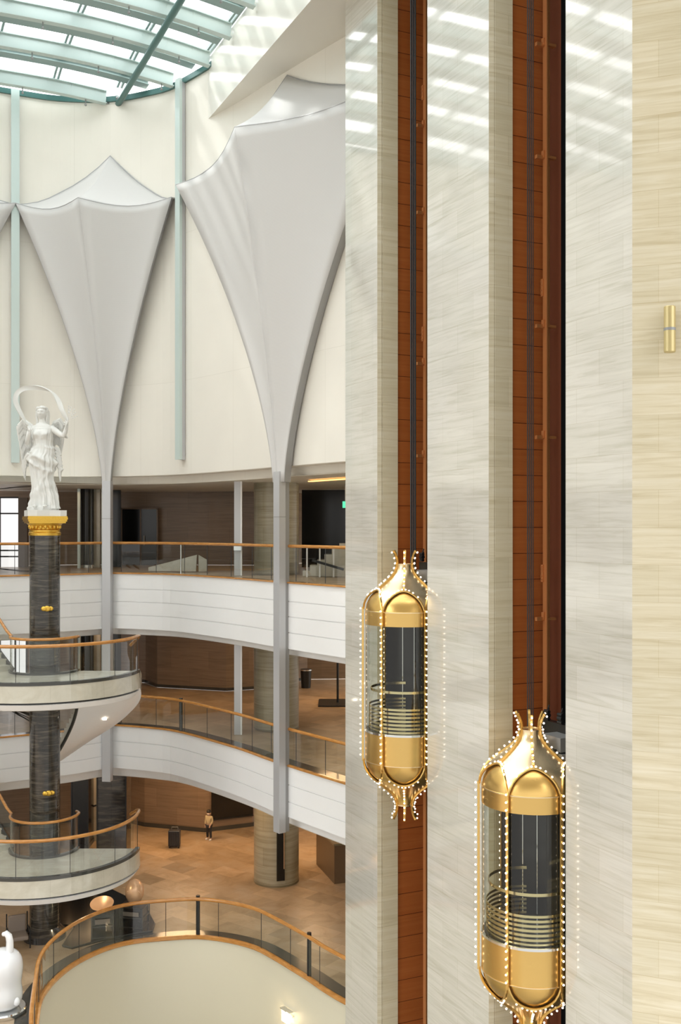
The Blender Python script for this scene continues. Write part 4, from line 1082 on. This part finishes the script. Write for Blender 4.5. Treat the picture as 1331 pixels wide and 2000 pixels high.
mb = MB(); mb.box(Vector((b_.x+.18, 42.3, (L1+1.2)/2)), (.36, .2, 1.2-L1)); mb.build('jamb', 'lobby_wall_stone', w1); settle(w1)
# the same glow seen at the middle level
w1 = thing('window_3', None, None, at(40, 42.3)+UP*L2, kind='structure')
a_ = at(-70, 42.3); b_ = at(52, 42.3); mb = MB(); mb.box(Vector(((a_.x+b_.x)/2, 42.3, (L2-3.9)/2)), (b_.x-a_.x, .04, -3.9-L2)); mb.build('pane', 'window_daylight', w1)
mb = MB()
for x in (-40, 0, 30, 52): mb.box(Vector((at(x, 42.2).x, 42.2, (L2-3.9)/2)), (.06, .06, -3.9-L2))
mb.box(Vector(((a_.x+b_.x)/2, 42.2, -3.95)), (b_.x-a_.x, .08, .1)); mb.build('window_frame', 'black_metal', w1); settle(w1)
# large black screen in the lobby
p0 = Vector((-5.39, 41.7, 0)); p1 = Vector((-3.57, 42.5, 0)); dd = (p1-p0).normalized(); nn = Vector((dd.y, -dd.x, 0))
A = p0+dd*.25+nn*.06; B = p1+nn*.06; r = thing('wall_screen', 'large black screen on the lobby wall behind the standing child', 'screen', (A+B)/2+UP*-11.6)
mb = MB(); mb.box((A+B)/2+UP*(-11.62-8.9)/2, ((B-A).length, .06, 2.7), (dd, nn, UP)); mb.build('display', 'screen_black', r)
mb = MB(); mb.box((A+B)/2+UP*-11.63+nn*.02, ((B-A).length, .1, .05), (dd, nn, UP)); mb.build('bezel', 'black_metal', r); settle(r)
# grey board on the upper balcony, stone counter in the lobby, stair on the upper level at right
r = thing('stone_counter', 'brown stone block in the lobby right of the round column', 'counter', at(657, 36.6)+UP*L3)
mb = MB(); c = at(662, 36.8); mb.box(c+UP*(L3+.65), (1.0, 2.2, 1.3), (Vector((.95, .3, 0)), Vector((-.3, .95, 0)), UP)); mb.build('body', 'lobby_wall_stone', r)
mb = MB(); mb.box(c+UP*(L3+1.33), (1.06, 2.26, .06), (Vector((.95, .3, 0)), Vector((-.3, .95, 0)), UP)); mb.build('top', 'round_column_stone', r); settle(r)
r = thing('interior_stair', 'white stair with glass sides behind the upper balcony railing at right', 'staircase', at(630, 34)+UP*L1)
for k in range(6):
    mb = MB(); c = at(672, 34.5)+Vector((-.30*(k)*.8, .1*k, L1+.16*(5-k)/2)); mb.box(Vector((c.x, c.y, L1+.09*(6-k))), (.30, 1.1, .18*(6-k))); mb.build('step', 'landing_stone', r)
mb = MB(); mb.bar(at(610, 33.6)+UP*(L1+.55), at(672, 33.6)+UP*(L1+1.0-.75), .06, .08); mb.build('handrail', 'black_metal', r)
for px in (600, 625, 652):
    mb = MB(); mb.box(at(px, 33.7)+UP*(L1+.5), (.05, .05, 1.0)); mb.build('post', 'white_panel', r)
settle(r)
r = thing('info_panel', 'leaning pale wedge-shaped board behind the upper balcony railing', 'board', at(360, 37)+UP*L1)
mb = MB(); A = at(290, 38); B = at(383, 37.5); mb.add([A+UP*(L1+.02), B+UP*(L1+.02), B+Vector((.03, 0, L1+.62)), A+UP*(L1+.15), A+Vector((0, .1, L1+.02)), B+Vector((0, .1, L1+.02)), B+Vector((.03, .1, L1+.62)), A+Vector((0, .1, L1+.15))], [(0, 1, 2, 3), (7, 6, 5, 4), (0, 4, 5, 1), (1, 5, 6, 2), (2, 6, 7, 3), (3, 7, 4, 0)]); mb.build('wedge', 'landing_stone', r)
mb = MB(); A = at(388, 37.5); B = at(404, 37.5); mb.add([A+UP*(L1+.02), B+UP*(L1+.02), B+UP*(L1+.45), A+UP*(L1+.62), A+Vector((0, .1, L1+.02)), B+Vector((0, .1, L1+.02)), B+Vector((0, .1, L1+.45)), A+Vector((0, .1, L1+.62))], [(0, 1, 2, 3), (7, 6, 5, 4), (0, 4, 5, 1), (1, 5, 6, 2), (2, 6, 7, 3), (3, 7, 4, 0)]); mb.build('end_block', 'landing_stone', r); settle(r)
# dark wall piece and exit sign on the upper level at right
backwall([(-1.55, 42), (6, 41.5)], L1, 1.5, 'screen_black', 'wall_annex')
p = at(674.6, 36); r = thing('exit_sign', 'small green lit exit sign beside the marble edge on the upper level', 'exit sign', p+UP*.7)
mb = MB(); mb.box(p+UP*.78, (.18, .06, .22)); mb.build('housing', 'exit_green', r); mb = MB(); mb.tube([p+UP*.9, p+UP*1.5], .012, 6); mb.build('hanger', 'grey_box', r); settle(r)
r = thing('cove_light', 'glowing orange strip light on the ceiling behind the upper balcony at right', 'ceiling light', at(640, 33.4)+UP*1.5)
A = at(606, 33.6)+UP*1.47; B = at(690, 31.6)+UP*1.47
mb = MB(); mb.bar(A, B, .16, .03); mb.build('lit_strip', 'cove_lit', r); mb = MB(); mb.bar(A+Vector((0, .14, .015)), B+Vector((0, .14, .015)), .10, .06); mb.build('trim', 'grey_box', r); settle(r)
# middle level, right: black floor stand with pole on a dark mat
p = at(660, 41); r = thing('pole_stand', 'thin black pole on a dark square base on the middle level at right', 'stand', p+UP*L2)
mb = MB(); mb.box(p+UP*(L2+.02), (1.5, 1.6, .04)); mb.build('base', 'black_metal', r); mb = MB(); mb.tube([p+UP*L2, p+UP*-3.8], .045, 8); mb.build('pole', 'black_metal', r); settle(r)
r = thing('litter_bin', 'small black bin against the far wall of the middle level', 'bin', at(598, 45)+UP*L2)
p = at(598, 45); mb = MB(); mb.lathe([(0, L2), (.2, L2), (.24, L2+.75), (.2, L2+.8), (0, L2+.8)], 20, p); mb.build('body', 'black_metal', r, smooth=True); mb = MB(); mb.lathe([(.24, L2+.74), (.26, L2+.74), (.26, L2+.79), (.24, L2+.79)], 20, p); mb.build('rim', 'chrome', r); settle(r)

# ------------------------------------------------------------------ lobby: person, case, displays, sculptures
def skin_body(name, pts, edges, rad, material, parent, sub=2):
    me = bpy.data.meshes.new(name); me.from_pydata(pts, edges, []); o = bpy.data.objects.new(name, me); C.objects.link(o)
    me.materials.append(M[material]); sm = o.modifiers.new('skin', 'SKIN'); sm.use_smooth_shade = True
    for i, r_ in enumerate(rad): me.skin_vertices[0].data[i].radius = (r_, r_) if not isinstance(r_, tuple) else r_
    me.skin_vertices[0].data[0].use_root = True
    s_ = o.modifiers.new('sub', 'SUBSURF'); s_.levels = sub; s_.render_levels = sub; o.parent = parent; return o
PZ = 40.6; pp = at(408.5, PZ)
pe = thing('person', 'child in a beige jacket, black trousers and white face mask standing in the lobby', 'person', pp+UP*L3)
# local frame, 1.10 m tall, facing right-forward
S_ = 1.12/1.75
def q3(l): return [(x*S_, y*S_, z*S_) for x, y, z in l]
bp_ = q3([(0, 0, .95), (0, .0, 1.15), (0, -.01, 1.35), (0, 0, 1.47), (0, 0, 1.55), (0, -.01, 1.66), (.18, 0, 1.42), (.23, .0, 1.17), (.20, -.12, .98), (.17, -.2, .92), (-.18, 0, 1.42), (-.24, .03, 1.17), (-.22, -.06, .95), (-.21, -.1, .87), (.10, 0, .9), (.11, -.02, .50), (.12, .02, .09), (.13, -.14, .04), (-.10, 0, .9), (-.12, .03, .50), (-.15, .08, .09), (-.17, -.06, .04)])
be_ = [(0, 1), (1, 2), (2, 3), (3, 4), (4, 5), (2, 6), (6, 7), (7, 8), (8, 9), (2, 10), (10, 11), (11, 12), (12, 13), (0, 14), (14, 15), (15, 16), (16, 17), (0, 18), (18, 19), (19, 20), (20, 21)]
br_ = [.14, .13, .14, .07, .06, .11, .06, .045, .035, .03, .06, .045, .035, .03, .09, .065, .045, .04, .09, .065, .045, .04]
skin_body('body', bp_, be_, [r_*S_*1.05 for r_ in br_], 'skin', pe)
jk = q3([(0, 0, .93), (0, 0, 1.15), (0, -.01, 1.36), (0, 0, 1.46), (.19, 0, 1.42), (.245, 0, 1.17), (.21, -.12, 1.0), (-.19, 0, 1.42), (-.255, .03, 1.17), (-.225, -.06, .97)])
skin_body('jacket', jk, [(0, 1), (1, 2), (2, 3), (2, 4), (4, 5), (5, 6), (2, 7), (7, 8), (8, 9)], [r_*S_ for r_ in (.18, .165, .175, .09, .08, .065, .055, .08, .065, .055)], 'shirt_beige', pe)
tr = q3([(0, 0, .92), (.10, 0, .86), (.115, -.02, .50), (.12, .02, .13), (-.10, 0, .86), (-.125, .03, .50), (-.155, .08, .13)])
skin_body('trousers', tr, [(0, 1), (1, 2), (2, 3), (0, 4), (4, 5), (5, 6)], [r_*S_ for r_ in (.15, .11, .09, .07, .11, .09, .07)], 'trousers_black', pe)
mb = MB()
for c_ in (bp_[9], bp_[13]):
    c_ = Vector(c_); mb.sphere(c_, (.028, .022, .034), 8, 6)
    for k in range(4): b_ = c_+Vector(((k-1.5)*.011, -.005, -.025)); mb.tube([b_, b_+Vector((0, -.006, -.022)), b_+Vector((0, -.016, -.038))], [.006, .0055, .004], 6)
    mb.tube([c_+Vector((.02, -.005, 0)), c_+Vector((.033, -.015, -.02))], .006, 6)
mb.build('hand', 'skin', pe, smooth=True)
hd = Vector((0, -.01*S_, 1.67*S_)); mb = MB(); mb.sphere(hd, (.075, .085, .095), 16, 12); mb.sphere(hd+Vector((0, -.088, -.008)), (.012, .014, .018), 8, 6)
for sx in (-1, 1): mb.sphere(hd+Vector((sx*.075, .01, -.005)), (.012, .016, .024), 8, 6)
mb.build('head', 'skin', pe, smooth=True)
mb = MB(); mb.sphere(hd+Vector((0, .004, .042)), (.092, .100, .078), 16, 12); mb.build('hair', 'hair_black', pe, smooth=True)
mb = MB(); mb.sphere(hd+Vector((0, -.045, -.035)), (.055, .05, .036), 14, 10); mb.build('face_mask', 'mask_white', pe, smooth=True)
mb = MB()
for c_ in (bp_[17], bp_[21]): c_ = Vector(c_); mb.sphere(Vector((c_.x, c_.y+.045, .034)), (.038, .085, .034), 12, 8)
mb.build('shoe', 'mask_white', pe, smooth=True)
pe.rotation_euler = (0, 0, math.radians(-25))
p = at(341, 39.7); r = thing('suitcase', 'upright black case standing alone on the brown lobby floor', 'suitcase', p+UP*L3)
mb = MB(); mb.box((0, 0, .36), (.44, .30, .60)); o = mb.build('shell', 'case_navy', r); bv = o.modifiers.new('b', 'BEVEL'); bv.width = .035; bv.segments = 3
mb = MB(); mb.tube([(-.12, .08, .64), (-.12, .08, .74), (.12, .08, .74), (.12, .08, .64)], .012, 6); mb.build('handle', 'grey_box', r)
mb = MB()
for a in (-.17, .17):
    for b in (-.1, .1): mb.tube([(a, b-.012, .03), (a, b+.012, .03)], .03, 10)
mb.build('wheel', 'black_metal', r); mb = MB()
for k in range(5): mb.box((-.16+.08*k, -.152, .36), (.018, .012, .54))
mb.build('rib', 'black_metal', r)
# black low stage
stp = [(-8.02, 30.25), (-8.02, 31.75), (-9.3, 32.0), (-9.35, 33.5), (-8.8, 34.4), (-7.6, 34.9), (-6.95, 34.2), (-6.1, 33.1), (-5.65, 31.9), (-5.62, 31.35), (-6.3, 31.05), (-7.0, 30.65), (-7.7, 30.1)]
r = thing('display_stage', 'low black stage on the lobby floor behind the void railing', 'stage', (-7.4, 32.3, L3))
mb = MB(); mb.prism(stp, L3, L3+.06); mb.build('deck', 'screen_black', r)
mb = MB(); mb.tube([Vector((x, y, L3+.05)) for x, y in stp+stp[:1]], .02, 6); mb.build('edge_trim', 'black_metal', r); settle(r)
def display(px, Z, h, w_, d_, rz, label):
    p = at(px, Z); r = thing('display_case', label, 'display case', p+UP*(L3+.066), rz)
    z0 = 0; mb = MB()
    for sx in (-1, 1):
        for sy in (-1, 1): mb.box((sx*w_/2, sy*d_/2, h/2), (.03, .03, h))
    for z in (.03, h*.5, h): 
        for sx in (-1, 1): mb.box((sx*w_/2, 0, z), (.03, d_, .03)); mb.box((0, sx*d_/2, z), (w_, .03, .03))
    mb.build('frame', 'dark_granite', r)
    mb = MB(); mb.box((0, 0, h*.5), (w_-.05, d_-.05, h-.08)); mb.build('body', 'screen_black', r)
    mb = MB(); mb.box((0, 0, h+.01), (w_+.06, d_+.06, .02)); mb.build('top', 'black_metal', r)
    mb = MB(); mb.box((0, -d_/2-.02, h*.7), (w_*.7, .01, h*.2)); mb.build('front_plate', 'cushion_grey', r)
    return p
pA = display(200, 30.95, .72, .62, .5, .25, 'black framed display case under the shallow golden shell')
pB = display(263, 31.75, .62, .72, .55, -.2, 'black framed display case under the golden egg form')
def shell(p, zb, rx, ry, rz_, tilt, label, name, dish):
    r = thing(name, label, 'sculpture', p+UP*zb); mb = MB()
    if dish: mb.lathe([(.03, 0), (.12, .02), (.24, .07), (.33, .16), (.345, .19), (.33, .19), (.22, .10), (.10, .05), (.0, .04)], 40)
    else: mb.lathe([(.0, 0), (.10, .02), (.20, .10), (.27, .25), (.285, .40), (.25, .56), (.16, .68), (.05, .735), (.0, .74)], 40)
    o = mb.build('shell' , 'copper_shell', r, smooth=True); o.rotation_euler = (tilt, 0, 0)
    mb = MB(); mb.lathe([(.0, -.0), (.10, 0), (.10, .02), (.0, .02)], 20); mb.build('foot', 'black_metal', r)
    if not dish:
        mb = MB(); mb.tube([(.24*math.cos(a), -.22, .30+.2*math.sin(a)) for a in [k*.3 for k in range(9)]], .012, 6); mb.build('rim', 'copper_shell', r)
shell(pA, L3+.06+.80, 0, 0, 0, math.radians(18), 'shallow glowing golden shell bowl on the left display case', 'shell_bowl', True)
shell(pB, L3+.06+.66, 0, 0, 0, 0, 'rounded golden egg sculpture on the right display case', 'egg_sculpture', False)
lamp(tuple(pA+Vector((-.3, -.4, L3+1.9))), 10, .08, (1, .8, .5), 'POINT')
# white rounded sculpture at the bottom left
p = at(5, 26.2); r = thing('white_sculpture', 'glossy white rounded sculpture with a raised arm at the bottom left edge', 'sculpture', p+UP*L3)
mb = MB(); prof = [(0, .12), (.34, .13), (.45, .22), (.50, .40), (.475, .58), (.45, .72), (.475, .90), (.50, 1.08), (.49, 1.26), (.43, 1.42), (.30, 1.53), (.12, 1.58), (0, 1.585)]
mb.lathe(smooth_prof if False else prof, 40); o = mb.build('body', 'sculpture_white', r, smooth=True); s_ = o.modifiers.new('s', 'SUBSURF'); s_.levels = 1; s_.render_levels = 2
mb = MB(); mb.tube([(.16, -.05, 1.40), (.20, -.06, 1.60), (.20, -.06, 1.80), (.17, -.06, 1.93), (.10, -.06, 1.99), (.05, -.06, 1.97)], [.10, .095, .09, .085, .075, .05], 16); mb.sphere((.05, -.06, 1.97), .055, 12, 8); mb.build('raised_arm', 'sculpture_white', r, smooth=True)
mb = MB(); mb.sphere((.42, -.22, .36), (.09, .09, .11), 14, 10); mb.build('paw', 'sculpture_white', r, smooth=True)
mb = MB(); mb.lathe([(0, 0), (.56, 0), (.58, .03), (.58, .10), (.55, .13), (0, .13)], 48); mb.build('plinth', 'chrome', r, smooth=True)
p = at(36, 30.3); r = thing('lounge_chair', 'small black-framed lounge chair with grey cushion on the floor left of the marble column', 'chair', p+UP*L3, math.radians(25))
mb = MB(); mb.box((0, 0, .30), (.5, .55, .12)); o = mb.build('seat', 'cushion_grey', r); bv = o.modifiers.new('b', 'BEVEL'); bv.width = .04; bv.segments = 3
mb = MB(); mb.box((0, .28, .58), (.5, .10, .5)); o = mb.build('backrest', 'cushion_grey', r); bv = o.modifiers.new('b', 'BEVEL'); bv.width = .04; bv.segments = 3
for sx in (-1, 1):
    mb = MB(); mb.tube([(sx*.29, -.26, 0), (sx*.29, -.26, .5), (sx*.29, .30, .5), (sx*.29, .30, .88)], .02, 6); mb.build('arm_frame', 'black_metal', r)
    mb = MB(); mb.tube([(sx*.29, .30, 0), (sx*.29, .30, .5)], .02, 6); mb.build('leg', 'black_metal', r)
# warm lamps recessed in the ceilings of the three levels
for x, y, z, e_ in ((-6, 39.5, -8.8, 150), (-1.2, 38.5, -8.8, 135), (-3.5, 34.3, -8.8, 60), (-9.5, 40, -8.8, 60), (1.5, 41, -8.8, 60),
                    (-6, 41, -3.85, 60), (0, 41.5, -3.85, 110), (-9.5, 42, -3.85, 30),
                    (-5.5, 42, 1.4, 18), (-10, 40, 1.4, 14), (0, 36, 1.4, 14)):
    lamp((x, y, z), e_*.44, 1.8)
